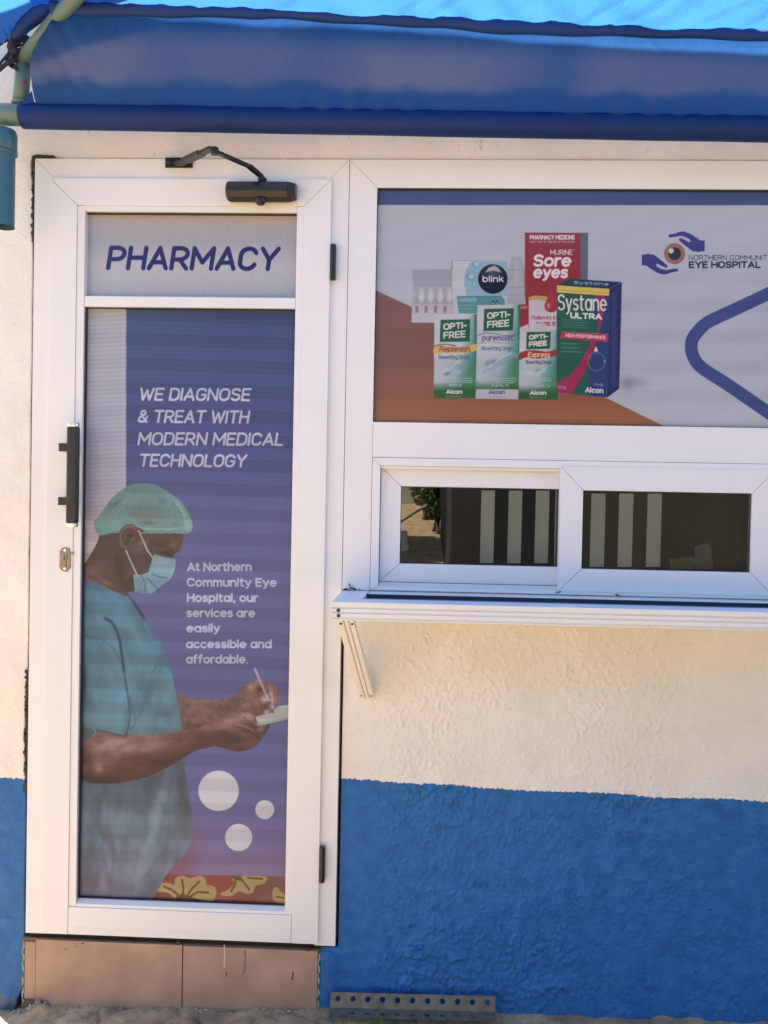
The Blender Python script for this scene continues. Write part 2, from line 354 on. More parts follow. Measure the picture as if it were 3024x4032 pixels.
# ragged plaster at the left door jamb
ztop_w = np.exp(-((Zg - 2.42) / 0.05) ** 2) + 0.45 * np.clip(1 - np.abs(Zg - 2.27) / 0.13, 0, 1); zlow_w = np.exp(-((Zg - 0.80) / 0.15) ** 4)
shift = -0.0015 - 0.0075 * ztop_w - 0.0065 * zlow_w + 0.010 * (0.15 + ztop_w + zlow_w) * np.minimum(0, fbm(Zg, Zg, 0.035, 33, 4))
XX = np.where((X <= -0.0119) & (Zg > 0.19), X + (shift + 0.0045) * ((X + 0.118) / 0.106) ** 2, XX)
low = (X <= -0.0119) & (Zg <= 0.19)
XX = np.where(low, X + (0.006 * fbm(Zg, Zg, 0.1, 78, 3) - 0.35 * np.clip(0.05 - Zg, 0, 1)) * (X + 0.118) / 0.106, XX)
ZZ = Zg + np.where((Zg >= 2.4439) & (X > -0.02), (0.0015 + 0.003 * fbm(X, X, 0.3, 5, 3) + 0.007 * np.exp(-((X - 0.02) / 0.035) ** 2)) * np.clip((2.56 - Zg) / 0.116, 0, 1), 0)
base_edge = np.isclose(X, 0.856, atol=1e-6) & (Zg < 0.2)
XX = np.where(base_edge, X + 0.003 * fbm(Zg, Zg, 0.06, 77, 3), XX)
me, _ = grid_mesh('wall', np.stack([XX, Y, ZZ], -1), keep)
o = link('wall', me, M_WALL, wall_t, True)
sd = o.modifiers.new('thickness', 'SOLIDIFY'); sd.thickness = 0.05; sd.offset = 1.0 if me.polygons[0].normal.y > 0 else -1.0
# body of the building behind (dark rooms, end wall, roof slab, parapet)
bm = nm(); box(bm, -0.118, -0.09, 0.07, 3.0, -0.05, 2.73); obj('end_wall', bm, M_WALL, wall_t)
bm = nm(); box(bm, -0.09, 3.4, 2.9, 3.0, -0.05, 2.73); obj('back_wall', bm, M_INT, wall_t)
bm = nm(); box(bm, 3.4, 3.5, -0.0, 3.0, -0.05, 2.73); obj('right_wall', bm, M_WALL, wall_t)
bm = nm(); box(bm, -0.118, 3.5, 0.083, 3.0, 2.737, 2.80); obj('roof_slab', bm, M_ROOFW, wall_t, bevel=0.01)
bm = nm(); prism(bm, [(-0.55, 2.739), (3.5, 2.739), (3.5, 3.13), (-0.55, 3.41)], 0.030, 0.080); obj('shade_parapet', bm, M_ROOFW, wall_t, bevel=0.01)  # added above the wall; height, overhang and slope shaped to shade the lower sheet
bm = nm(); box(bm, -0.085, 3.38, 0.08, 2.88, 0.0, 0.02); obj('room_floor', bm, M_INT, wall_t)
bm = nm(); box(bm, -0.03, 0.93, 0.058, 0.066, 0.205, 2.45); box(bm, 0.935, 2.13, 0.058, 0.066, 1.62, 2.45); obj('lining', bm, M_INT, wall_t)
bm = nm()   # crumbled dark edge of the plaster at the jamb
box(bm, -0.035, 0.01, 0.016, 0.024, 0.20, 2.452); box(bm, -0.035, OX, 0.022, 0.026, 2.442, 2.462)
obj('jamb_crack', bm, M_SCRAPE, wall_t)
random.seed(31); M_MORT = mat('brown_mortar', (0.10, 0.075, 0.05), 0.95, var=0.6, vscale=80, bump=0.002, bscale=200)
for n_c, za, zb_, sc in ((240, 0.62, 0.97, 1.0), (90, 2.20, 2.45, 0.8)):
    bm = nm()
    for i in range(n_c):
        z = random.uniform(za, zb_); x = -0.0065 + random.gauss(0, .0028) * sc
        bmesh.ops.create_icosphere(bm, subdivisions=1, radius=random.uniform(.0018, .0048), matrix=Matrix.Translation((x, 0.006 + random.uniform(-.003, .006), z)) @ Matrix.Diagonal((.9, .8, 1.5, 1)))
    if zb_ > 2:
        for i in range(60):
            x = -0.006 + abs(random.gauss(0, .03)); bmesh.ops.create_icosphere(bm, subdivisions=1, radius=random.uniform(.002, .0045), matrix=Matrix.Translation((x, 0.006, 2.4435 + random.uniform(0, .006))) @ Matrix.Diagonal((1.6, .8, .8, 1)))
    obj('crumbled_mortar', bm, M_MORT, wall_t)

# ================================================================== GROUND
gx = line_coords([(-60, -4, 4), (-4, -0.3, 0.3), (-0.3, 2.3, 0.006), (2.3, 6, 0.3), (6, 60, 4)])
gy = line_coords([(-60, -6, 4), (-6, -0.9, 0.2), (-0.9, -0.25, 0.03), (-0.25, 0.06, 0.005), (0.06, 3.2, 0.4), (3.2, 60, 5)])
GX, GY = np.meshgrid(gx, gy)
near = np.exp(-np.maximum(0, np.abs(GX - 1.0) - 1.2) * 4) * np.exp(-np.maximum(0, -GY - 0.2) * 5) * (GY < 0.2)
crk = np.abs(fbm(GX, GY * 0.8, 0.22, 240, 2)); 
base = np.interp(GX, [-0.3, -0.03, 0.15, 0.45, 0.86, 1.35, 2.1], [-0.03, -0.018, 0.004, 0.010, 0.027, 0.030, 0.038])
slab = np.clip((fbm(GX, GY * 1.6, 0.16, 200, 3) + 0.02) * 9, -0.6, 1) * 0.004
hz = base + slab + 0.007 * fbm(GX, GY, 0.045, 210, 4) - 0.008 * np.exp(-(crk / 0.012) ** 2) + 0.10 * np.clip(GY + 0.2, -0.3, 0)
lump_l = 0.018 * np.exp(-(((GX - 0.045) / 0.03) ** 2 + ((GY + 0.005) / 0.03) ** 2)) * (1 + 1.6 * fbm(GX, GY, 0.02, 220, 3))
yard = np.interp(-GY, [-60, 1.6, 2.6, 4.5, 6, 8, 13, 60], [-0.05, -0.05, 0.03, 0.52, 0.86, 1.15, 1.42, 1.5])
GZ = near * (hz + lump_l) + (1 - near) * (yard + 0.03 * fbm(GX, GY, 1.5, 230, 2))
me, _ = grid_mesh('ground', np.stack([GX, GY, GZ], -1))
tag(link('ground', me, M_GROUND, None, True), None, None, kind='structure')
def gz(x, y):
    i = np.abs(gy - y).argmin(); j = np.abs(gx - x).argmin(); return float(GZ[i, j])

# ================================================================== TILED STEP
st = thing('tiled_step', 'low doorstep riser faced with tan ceramic tiles under the white door', 'doorstep', (0.42, 0.02, 0.0))
bm = nm(); box(bm, -0.012, 0.858, 0.006, 0.05, -0.06, 0.196); obj('grout_bed', bm, M_GROUT, st)
for (a, b, y0, zt) in ((-0.002, 0.0300, 0.0015, 0.186), (0.0325, 0.4595, -0.003, 0.196), (0.4620, 0.8495, -0.0015, 0.194)):
    bm = nm(); box(bm, a, b, y0, 0.0062, (0.010 if a > 0.4 else 0.004) if a > 0.01 else 0.02, zt); obj('tile', bm, M_TILE, st, bevel=0.0012)
def smear(name, m, parent, pts, wd, y, ycap=0.0006):
    bm = nm(); 
    for (x0, z0), (x1, z1) in zip(pts, pts[1:]):
        d = Vector((x1 - x0, 0, z1 - z0)).normalized(); n_ = Vector((-d.z, 0, d.x)) * wd / 2
        a, b = Vector((x0, y, z0)), Vector((x1, y, z1))
        vs_ = [bm.verts.new(p) for p in (a - n_, a + n_, b + n_, b - n_)]; bm.faces.new(vs_)
        vs2 = [bm.verts.new(p + Vector((0, ycap, 0))) for p in (a - n_, a + n_, b + n_, b - n_)]; bm.faces.new(vs2)
    return obj(name, bm, m, parent)
def wp(u, v, y): p = W(u, v, y); return (p[0], p[2])
c7 = lambda x, y: (x * .7836, 3700 + y * .7836)
smear('paint_drip', MATS.setdefault('cream_drip', mat('cream_drip', (0.6, 0.5, 0.38), 0.6)), st, [wp(*c7(1126, 28), -0.004), wp(*c7(1128, 75), -0.004), wp(*c7(1125, 140), -0.004)], 0.0035, -0.0022)
smear('green_scratch', mat('grey_green_mark', (0.16, 0.17, 0.13), 0.7), st, [wp(*c7(1229, 55), -0.004), wp(*c7(1233, 100), -0.004), wp(*c7(1230, 150), -0.004), wp(*c7(1219, 178), -0.004)], 0.004, -0.0022)
smear('brown_scratch', M_RUST, st, [wp(*c7(1474, 163), -0.004), wp(*c7(1467, 205), -0.004)], 0.004, -0.0022)
smear('brown_scratch', M_RUST, st, [wp(*c7(1136, 165), -0.004), wp(*c7(1138, 188), -0.004)], 0.003, -0.0022)
for (u, v, r) in ((663, 10, 9), (897, 18, 9), (1400, 40, 7), (1545, 50, 16), (330, 50, 5), (415, 20, 6), (385, 35, 4)):
    c = wp(*c7(u, v), -0.004); pts = [(c[0] + r * .0006 * math.cos(k) * random.uniform(.7, 1.5), c[1] + r * .00035 * math.sin(k) * random.uniform(.6, 1.2)) for k in np.linspace(0, 6.28, 9)[:-1]]
    bm = nm(); prism(bm, pts, -0.0034 if u < 930 else -0.0020, -0.001); obj('rust_spot', bm, M_RUST, st)
# thin old green paint along the wall edges of the step
zz = np.linspace(0.01, 0.188, 40)
for xe in (0.853, -0.006):
    bm = nm(); pts = [(xe - 0.0025 + 0.002 * math.sin(a * 150), a) for a in zz] + [(xe + 0.002 + 0.0025 * math.sin(a * 190) + 0.0015 * math.sin(a * 520), a) for a in zz[::-1]]
    prism(bm, pts, 0.0005, 0.004); obj('paint_edge', bm, M_GREENP, st)

# ================================================================== DOOR
door = thing('pharmacy_door', 'white framed glazed door headed PHARMACY with a medical poster behind its glass', 'door', (0.45, 0.02, 0.2))
G = 0.0005
def member(bm, pts, y0, y1): prism(bm, pts, y0, y1)
bm = nm()   # outer frame
zt, zb = 2.4386, 0.2135
member(bm, [(0, zb - 0.001), (0.060, zb - 0.001), (0.060, zt - 0.060), (0, zt - G)], 0.0, 0.055)
member(bm, [(0 + G, zt), (0.0605, zt - 0.0605 + G), (0.8395, zt - 0.0605 + G), (0.899 - G, zt)], 0.0, 0.055)
member(bm, [(0.899, zt - G), (0.840, zt - 0.0600), (0.840, 0.2095), (0.899, 0.2095)], 0.0, 0.055)
fr = obj('frame', bm, M_UPVC, door, bevel=0.0009)
bm = nm(); box(bm, 0.01, 0.89, 0.012, 0.05, 0.196, 0.2125); obj('threshold_gap', bm, M_SCRAPE, door)
# leaf
leaf_o = (0.0510, 0.8503, 0.2185, 2.3786); gi = (0.1285, 0.7745, 0.2985, 2.3035)
YL = -0.012
bm = nm()
x0, x1, z0, z1 = leaf_o; a0, a1, b0, b1 = gi
member(bm, [(x0, z0 + 0.001), (a0, z0 + 0.001), (a0, b1), (x0, z1 - G)], YL, 0.03)
member(bm, [(x0 + G, z1), (a0 + G, b1 + G), (a0 + 0.021, b1 + G), (a0 + 0.021, b1 - 0.0015), (a1 - 0.02, b1 - 0.0015), (a1 - 0.02, b1 + G), (a1 - G, b1 + G), (x1 - G, z1)], YL, 0.03)
member(bm, [(x1, z1 - G), (a1, b1), (a1, z0 + 0.001), (x1, z0 + 0.001)], YL, 0.03)
member(bm, [(a0 + 2 * G, z0 + 0.001), (a1 - 2 * G, z0 + 0.001), (a1 - 2 * G, b0), (a0 + 2 * G, b0)], YL + 0.0006, 0.03)
leaf = obj('leaf', bm, M_UPVC, door, bevel=0.0009)
def groove(bm, p0, p1, y, wd=0.0011):
    (ax, az), (bx, bz) = p0, p1
    if abs(ax - bx) < 1e-6: box(bm, ax - wd / 2, ax + wd / 2, y - 0.0006, y + 0.001, min(az, bz), max(az, bz))
    else: box(bm, min(ax, bx), max(ax, bx), y - 0.0006, y + 0.001, az - wd / 2, az + wd / 2)
bm = nm(); groove(bm, (a0 + 0.022, 0.2395), (a1 - 0.02, 0.2395), YL + 0.0004, 0.0012); groove(bm, (a0 + 0.03, 2.318), (0.56, 2.318), YL - 0.0001, 0.0009)
groove(bm, (0.0598 + 0.0, 0.23), (0.0598, 0.2301), YL)
obj('profile_line', bm, M_BEAD, leaf)
# glazing beads and middle bar
bm = nm(); YB = -0.0085
gl, gr, gb, gt = 0.1515, 0.7545, 0.3185, 2.2870
box(bm, a0 + 0.0004, gl - 0.001, YB, 0.02, b0 + 0.0004, b1 - 0.0005)
box(bm, gr, a1 - 0.0004, YB, 0.02, b0 + 0.0004, b1 - 0.0005)
box(bm, gl - 0.0006, gr - 0.0004, YB - 0.001, 0.02, gt, b1 - 0.002)
prism(bm, [(YB, b0 + 0.0004), (0.02, b0 + 0.0004), (0.02, gb), (0.0095, gb), (YB, gb - 0.011)], gl - 0.0006, gr - 0.0004, 'x')
bead = obj('glazing_bead', bm, M_BEAD, leaf, bevel=0.0008)
bm = nm(); prism(bm, [(-0.0075, 2.0185), (0.02, 2.0185), (0.02, 2.0525), (0.006, 2.0525), (-0.0075, 2.0475)], gl, gr - 0.001, 'x'); obj('middle_bar', bm, M_BEAD, leaf, bevel=0.0008)
bm = nm()
box(bm, gl - 0.0005, gl + 0.0022, 0.001, 0.0205, gb, 2.0185); box(bm, gl, gr, 0.001, 0.0205, gt - 0.0030, gt)
box(bm, gr - 0.0012, gr + 0.0004, 0.004, 0.0205, gb, gt); box(bm, gl, gr, 0.004, 0.0205, gb, gb + 0.0016); box(bm, gl, gr, 0.003, 0.0205, 2.0165, 2.0185)
obj('gasket', bm, M_GASK, leaf)
# hinges
for (za, zb_) in ((2.0975, 2.1965), (0.3985, 0.4995)):
    bm = nm(); tube(bm, [(0.8585, -0.013, za), (0.8585, -0.013, zb_)], 0.0085, 20)
    box(bm, 0.8512, 0.866, -0.011, 0.002, za + 0.004, zb_ - 0.004)
    hg = obj('hinge', bm, M_BLK, door, bevel=0.0008)
    for k in (1, 2):
        bm = nm(); zc = za + (zb_ - za) * k / 3; tube(bm, [(0.8585, -0.013, zc - 0.0006), (0.8585, -0.013, zc + 0.0006)], 0.0088, 20); obj('hinge_joint', bm, M_GASK, hg)
# pull handle
hd = bpy.data.objects.new('handle', None)
bm = nm(); hx0, hx1 = 0.1275, 0.1600
prism(bm, [(hx0, -0.058), (hx0 + 0.006, -0.068), (hx1 - 0.004, -0.068), (hx1, -0.062), (hx1, -0.046), (hx0, -0.046)], 1.4045, 1.6705, 'z')
hd = obj('handle', bm, M_BLK, door, bevel=0.0012)
for (c0, c1) in ((1.6705, 1.6835), (1.3925, 1.4045)):
    bm = nm(); prism(bm, [(hx0 + .0005, -0.058), (hx0 + 0.006, -0.0675), (hx1 - 0.004, -0.0675), (hx1 - .0005, -0.062), (hx1 - .0005, -0.0465), (hx0 + .0005, -0.0465)], c0, c1, 'z'); obj('end_cap', bm, M_CHR, hd, bevel=0.003, seg=3)
for zc in (1.6150, 1.4640):
    bm = nm(); box(bm, 0.1010, 0.1400, -0.050, -0.036, zc - 0.0115, zc + 0.0115); tube(bm, [(0.112, -0.040, zc), (0.112, YL + 0.0002, zc)], 0.0085, 16)
    box(bm, 0.1015, 0.1225, -0.036, -0.0125, zc - 0.0108, zc + 0.0108); obj('mount', bm, M_BLK, hd, bevel=0.001)
# lock
bm = nm(); lx, lz, lr = 0.108, 1.2975, 0.0158
pts = [(lx + lr * math.cos(a), lz + 0.0185 + lr * math.sin(a)) for a in np.linspace(0, math.pi, 13)] + [(lx + lr * math.cos(a), lz - 0.0185 + lr * math.sin(a)) for a in np.linspace(math.pi, 2 * math.pi, 13)]
prism(bm, pts, YL - 0.0035, YL + 0.001); lk = obj('lock', bm, M_BRASS, door, bevel=0.0008)
bm = nm(); tube(bm, [(lx, YL - 0.006, lz + 0.0075), (lx, YL - 0.001, lz + 0.0075)], 0.0082, 20); box(bm, lx - 0.0046, lx + 0.0046, YL - 0.006, YL - 0.001, lz - 0.018, lz + 0.003); obj('cylinder', bm, M_BRASS, lk, bevel=0.0008)
bm = nm(); box(bm, lx - 0.0010, lx + 0.0010, YL - 0.0066, YL - 0.004, lz + 0.003, lz + 0.012); obj('keyhole', bm, M_GASK, lk)
for s in (-1, 1):
    bm = nm(); tube(bm, [(lx, YL - 0.0048, lz + s * 0.0262), (lx, YL - 0.002, lz + s * 0.0262)], 0.0036, 12); obj('screw', bm, M_CHR, lk)
bm = nm(); random.seed(3)
for k in range(16):
    a = random.uniform(-1.9, 1.1); rx = lx + 0.0185 * math.cos(a) + random.uniform(-.001, .003); rz = lz + (0.0185 if math.sin(a) > 0 else -0.0185) * random.uniform(.2, 1) + 0.018 * math.sin(a)
    box(bm, rx, rx + random.uniform(.0015, .004), YL - 0.0004, YL + 0.0005, rz, rz + random.uniform(.001, .003))
obj('marker_scribble', bm, M_RED, leaf)
# closer
cx0, cx1, cz0, cz1 = 0.5670, 0.7350, 2.3085, 2.3630
oct_ = [(-0.0125, cz0 + 0.004), (-0.030, cz0), (-0.050, cz0 + 0.006), (-0.060, cz0 + 0.020), (-0.060, cz1 - 0.022), (-0.050, cz1 - 0.006), (-0.032, cz1), (-0.0125, cz1)]
bm = nm(); prism(bm, oct_, cx0, cx1, 'x'); cl = obj('closer', bm, M_BLKB, door, bevel=0.0015)
def shrink(pts, k, c=(-0.034, (cz0 + cz1) / 2)): return [(c[0] + (p[0] - c[0]) * k, c[1] + (p[1] - c[1]) * k) for p in pts]
for (xa, xb, ka, kb) in ((cx1 + 0.0002, cx1 + 0.020, 0.99, 0.80), (cx0 - 0.0002, cx0 - 0.006, 0.97, 0.80)):
    bm = nm(); A = [bm.verts.new((xa, *p)) for p in shrink(oct_, ka)]; B = [bm.verts.new((xb, *p)) for p in shrink(oct_, kb)]
    bm.faces.new(A); bm.faces.new(B[::-1])
    for i in range(8): bm.faces.new((A[i], A[(i + 1) % 8], B[(i + 1) % 8], B[i]))
    obj('end_cap', bm, M_BLK, cl, bevel=0.001)
bm = nm(); tube(bm, [(0.657, -0.042, cz0 + 0.002), (0.657, -0.042, cz0 - 0.006), (0.657, -0.042, cz0 - 0.013)], [0.0165, 0.0155, 0.009], 10); obj('spindle_cap', bm, M_BLK, cl, bevel=0.001)
bm = nm(); tube(bm, [(0.657, -0.036, cz1 - 0.001), (0.657, -0.036, cz1 + 0.014)], 0.0095, 14); tube(bm, [(0.668, -0.034, cz1 + 0.001), (0.668, -0.034, cz1 + 0.010)], 0.004, 10); obj('spindle', bm, M_BLK, cl)
def bar(bm, p, q, wd, th):
    p = Vector(p); q = Vector(q); t = (q - p).normalized(); s = t.cross(Vector((0, 0, 1))).normalized() * wd / 2; u = s.cross(t).normalized() * th / 2
    A = [bm.verts.new(p + a * s + b * u) for a, b in ((-1, -1), (1, -1), (1, 1), (-1, 1))]; B = [bm.verts.new(q + a * s + b * u) for a, b in ((-1, -1), (1, -1), (1, 1), (-1, 1))]
    bm.faces.new(A); bm.faces.new(B[::-1])
    for i in range(4): bm.faces.new((A[i], A[(i + 1) % 4], B[(i + 1) % 4], B[i]))
bm = nm(); bar(bm, (0.657, -0.036, 2.376), (0.642, -0.052, 2.386), 0.018, 0.008); bar(bm, (0.645, -0.049, 2.383), (0.630, -0.075, 2.3895), 0.018, 0.008); bar(bm, (0.632, -0.072, 2.389), (0.560, -0.178, 2.3865), 0.016, 0.007)
tube(bm, [(0.561, -0.177, 2.378), (0.561, -0.177, 2.396)], 0.0105, 12)
obj('main_arm', bm, M_BLK, cl, bevel=0.001)
bm = nm(); bar(bm, (0.556, -0.182, 2.393), (0.425, -0.03, 2.412), 0.020, 0.007); bar(bm, (0.515, -0.134, 2.3995), (0.45, -0.060, 2.409), 0.026, 0.010); tube(bm, [(0.425, -0.034, 2.407), (0.425, -0.034, 2.420)], 0.009, 12)
obj('forearm', bm, M_BLKB, cl, bevel=0.001)
bm = nm(); box(bm, 0.377, 0.4548, -0.006, -0.0002, 2.4125, 2.4405); box(bm, 0.408, 0.442, -0.032, -0.0055, 2.416, 2.421); br = obj('arm_bracket', bm, M_BLK, cl, bevel=0.0008)
for xx in (0.385, 0.447):
    bm = nm(); tube(bm, [(xx, -0.0075, 2.4265), (xx, -0.005, 2.4265)], 0.0042, 12); obj('screw', bm, M_CHR, br)

# ================================================================== PRINTS (ink laid out on a flat vertex grid)
def smooth_pts(pts, n=6):
    P = np.array(pts, float); out_ = []
    for i in range(len(P)):
        p0, p1, p2, p3 = P[i - 1], P[i], P[(i + 1) % len(P)], P[(i + 2) % len(P)]
        for t in np.linspace(0, 1, n, endpoint=False):
            out_.append(0.5 * ((2 * p1) + (-p0 + p2) * t + (2 * p0 - 5 * p1 + 4 * p2 - p3) * t * t + (-p0 + 3 * p1 - 3 * p2 + p3) * t ** 3))
    return np.array(out_)
class Ink:
    def __init__(s, x0, x1, z0, z1, y, step=0.0015):
        s.nx = int((x1 - x0) / step) + 1; s.nz = int((z1 - z0) / step) + 1; s.y = y
        s.X, s.Z = np.meshgrid(np.linspace(x0, x1, s.nx), np.linspace(z0, z1, s.nz))
        s.U, s.V = PJ(s.X, np.full_like(s.X, y), s.Z); s.C = np.zeros(s.X.shape + (3,)); s.clip = None
    def win(s, u0, u1, v0, v1):
        ok = (s.U >= u0) & (s.U <= u1) & (s.V >= v0) & (s.V <= v1)
        r = np.where(ok.any(1))[0]; c = np.where(ok.any(0))[0]
        if len(r) == 0 or len(c) == 0: return None
        return slice(r[0], r[-1] + 1), slice(c[0], c[-1] + 1)
    def put(s, w_, a, col):
        if s.clip is not None: a = a * s.clip[w_]
        col = np.asarray(col, float)
        s.C[w_] = s.C[w_] * (1 - a[..., None]) + col * a[..., None]
    def mask(s, pts, soft=2.0, w_=None):
        P = np.array(pts, float)
        if w_ is None:
            m = soft * 1.5 + 3; w_ = s.win(P[:, 0].min() - m, P[:, 0].max() + m, P[:, 1].min() - m, P[:, 1].max() + m)
        if w_ is None: return None, None
        U, V = s.U[w_], s.V[w_]; d = np.full(U.shape, 1e9); ins = np.zeros(U.shape, bool)
        for (x0, y0), (x1, y1) in zip(P, np.roll(P, -1, 0)):
            ex, ey = x1 - x0, y1 - y0; L2 = ex * ex + ey * ey + 1e-9
            t = np.clip(((U - x0) * ex + (V - y0) * ey) / L2, 0, 1); d = np.minimum(d, (U - x0 - t * ex) ** 2 + (V - y0 - t * ey) ** 2)
            if y0 != y1: ins ^= ((y0 > V) != (y1 > V)) & (U < (x1 - x0) * (V - y0) / (y1 - y0) + x0)
        sd_ = np.where(ins, 1, -1) * np.sqrt(d); a = np.clip(sd_ / soft + 0.5, 0, 1); return w_, a * a * (3 - 2 * a)
    def poly(s, pts, col, soft=2.0, alpha=1.0, sm=0):
        if sm: pts = smooth_pts(pts, sm)
        w_, a = s.mask(pts, soft)
        if w_ is not None:
            if callable(col): col = col(s.U[w_], s.V[w_])
            s.put(w_, a * alpha, col)
    def stroke(s, pts, wd, col, soft=2.0, alpha=1.0):
        P = np.array(pts, float); m = wd / 2 + soft + 2; w_ = s.win(P[:, 0].min() - m, P[:, 0].max() + m, P[:, 1].min() - m, P[:, 1].max() + m)
        if w_ is None: return
        U, V = s.U[w_], s.V[w_]; d = np.full(U.shape, 1e9)
        for (x0, y0), (x1, y1) in zip(P, P[1:]):
            ex, ey = x1 - x0, y1 - y0; t = np.clip(((U - x0) * ex + (V - y0) * ey) / (ex * ex + ey * ey + 1e-9), 0, 1)
            d = np.minimum(d, (U - x0 - t * ex) ** 2 + (V - y0 - t * ey) ** 2)
        a = np.clip((wd / 2 - np.sqrt(d)) / soft + 0.5, 0, 1); s.put(w_, a * alpha, col)
    def blob(s, cx, cy, rx, ry, col, alpha=1.0, ang=0.0, hard=None):
        R_ = max(rx, ry) * (1.05 if hard else 2.2) + 3; w_ = s.win(cx - R_, cx + R_, cy - R_, cy + R_)
        if w_ is None: return
        c, n_ = math.cos(math.radians(ang)), math.sin(math.radians(ang)); U, V = s.U[w_] - cx, s.V[w_] - cy
        p, q = U * c + V * n_, -U * n_ + V * c; d = np.sqrt((p / rx) ** 2 + (q / ry) ** 2)
        a = np.clip((1 - d) * min(rx, ry) / hard + 0.5, 0, 1) if hard else np.exp(-(d ** 2) * 1.2)
        s.put(w_, a * alpha, col)
    def text(s, t, x0, y0, x1, y1, cap, wt, col, slant=0.0, soft=2.0, alpha=1.0, widen=1.0):
        items = []; pen = 0.0
        for ch in t:
            if ch == ' ': pen += 0.34; continue
            adv, st_ = GLYPH[ch]; items.append((pen, st_)); pen += adv + 0.22
        pen -= 0.22; L_ = math.hypot(x1 - x0, y1 - y0) - wt; ux, uy = (x1 - x0) / (L_ + wt), (y1 - y0) / (L_ + wt)
        sx = L_ / pen; sy = cap - wt
        for pn, st_ in items:
            for sk in st_:
                P = [(pn + a, b) for a, b in sk]
                Q = [(x0 + wt / 2 * ux + (a * sx + slant * b * sy) * ux - (-(b * sy + wt / 2)) * uy * 0 + 0, y0 + (a * sx) * uy - (b * sy + wt / 2)) for a, b in P]
                s.stroke(Q, wt, col, soft, alpha)
    def finish(s, name, parent, ref):
        """ref(U,V): how a white sheet looks there in the photo -> ink reflectance"""
        al = lin(np.clip(s.C, 0, 255)) / lin(ref(s.U, s.V)) * 0.60
        gm = al.mean(-1, keepdims=True); al = (al + (gm - al) * 0.13) * 0.97 + 0.006  # greyed, then a faint glass haze is lifted into the ink colour
        al = np.clip(al * np.array([0.965, 1.02, 1.05]), 0.004, 0.82)
        V3 = np.stack([s.X, np.full_like(s.X, s.y), s.Z], -1)
        me, _ = grid_mesh(name, V3)
        at = me.attributes.new('ink', 'FLOAT_COLOR', 'POINT')
        at.data.foreach_set('color', np.concatenate([al.reshape(-1, 3), np.ones((s.nx * s.nz, 1))], 1).astype(np.float32).ravel())
        return link(name, me, M_PRINT, parent, False)
def arc(cx, cy, rx, ry, a0, a1, n=9): return [(cx + rx * math.cos(math.radians(a)), cy + ry * math.sin(math.radians(a))) for a in np.linspace(a0, a1, n)]
GLYPH = {}
def g(ch, adv, *st_): GLYPH[ch] = (adv, list(st_))
g('A', .66, [(0, 0), (.33, 1), (.66, 0)], [(.11, .3), (.55, .3)])
g('B', .56, [(0, 0), (0, 1), (.32, 1)] + arc(.32, .77, .22, .23, 90, -90) + [(0, .54)], [(.32, .54)] + arc(.30, .27, .26, .27, 90, -90) + [(0, 0)])
g('C', .60, arc(.30, .68, .30, .32, 20, 180) + arc(.30, .32, .30, .32, 180, 340))
g('D', .60, [(0, 0), (0, 1), (.28, 1)] + arc(.28, .68, .32, .32, 90, 0) + arc(.28, .32, .32, .32, 0, -90) + [(0, 0)])
g('E', .50, [(.50, 0), (0, 0), (0, 1), (.50, 1)], [(0, .52), (.44, .52)])
g('F', .48, [(0, 0), (0, 1), (.48, 1)], [(0, .50), (.42, .50)])
g('G', .62, arc(.31, .68, .31, .32, 25, 180) + arc(.31, .32, .31, .32, 180, 360) + [(.62, .46), (.36, .46)])
g('H', .60, [(0, 0), (0, 1)], [(.60, 0), (.60, 1)], [(0, .52), (.60, .52)])
g('I', .02, [(0, 0), (0, 1)])
g('K', .56, [(0, 0), (0, 1)], [(.54, 1), (.02, .42)], [(.20, .60), (.56, 0)])
g('L', .46, [(0, 1), (0, 0), (.46, 0)])
g('M', .76, [(0, 0), (0, 1), (.38, .3), (.76, 1), (.76, 0)])
g('N', .62, [(0, 0), (0, 1), (.62, 0), (.62, 1)])
g('O', .64, arc(.32, .68, .32, .32, 0, 180) + arc(.32, .32, .32, .32, 180, 360) + [(.64, .68)])
g('P', .56, [(0, 0), (0, 1), (.28, 1)] + arc(.28, .72, .28, .28, 90, -90) + [(0, .44)])
g('R', .58, [(0, 0), (0, 1), (.28, 1)] + arc(.28, .72, .28, .28, 90, -90) + [(0, .44)], [(.28, .44), (.58, 0)])
g('S', .56, arc(.28, .75, .27, .25, 25, 180, 8) + arc(.28, .75, .27, .23, 200, 260, 3) + arc(.28, .26, .28, .26, 80, 0, 6) + arc(.28, .26, .28, .26, 0, -155, 8))
g('T', .60, [(0, 1), (.60, 1)], [(.30, 1), (.30, 0)])
g('U', .60, [(0, 1)] + arc(.30, .30, .30, .30, 180, 360) + [(.60, 1)])
g('V', .62, [(0, 1), (.31, 0), (.62, 1)])
g('W', .90, [(0, 1), (.22, 0), (.45, .85), (.68, 0), (.90, 1)])
g('Y', .62, [(0, 1), (.31, .45), (.62, 1)], [(.31, .45), (.31, 0)])
g('&', .66, [(.62, 0), (.14, .66)] + arc(.29, .80, .17, .20, 215, -20) + [(.08, .38)] + arc(.26, .22, .25, .22, 140, 340) + [(.62, .46)])
g('-', .30, [(0, .42), (.30, .42)])
g('.', .03, [(0, 0), (0.01, 0)]); g(',', .06, [(.04, .02), (0, -.16)]); g('/', .3, [(0, 0), (.3, 1)]); g('3', .5, arc(.24, .76, .22, .24, 150, -90), arc(.24, .27, .26, .27, 90, -150)); g('1', .2, [(0, .8), (.2, 1), (.2, 0)]); g('0', .5, arc(.25, .5, .25, .5, 0, 360, 17)); g('m', .78, [(0, 0), (0, .72)], arc(.20, .52, .19, .20, 180, 0) + [(.39, 0)], arc(.58, .52, .19, .20, 180, 0) + [(.78, 0)])
XH = .72
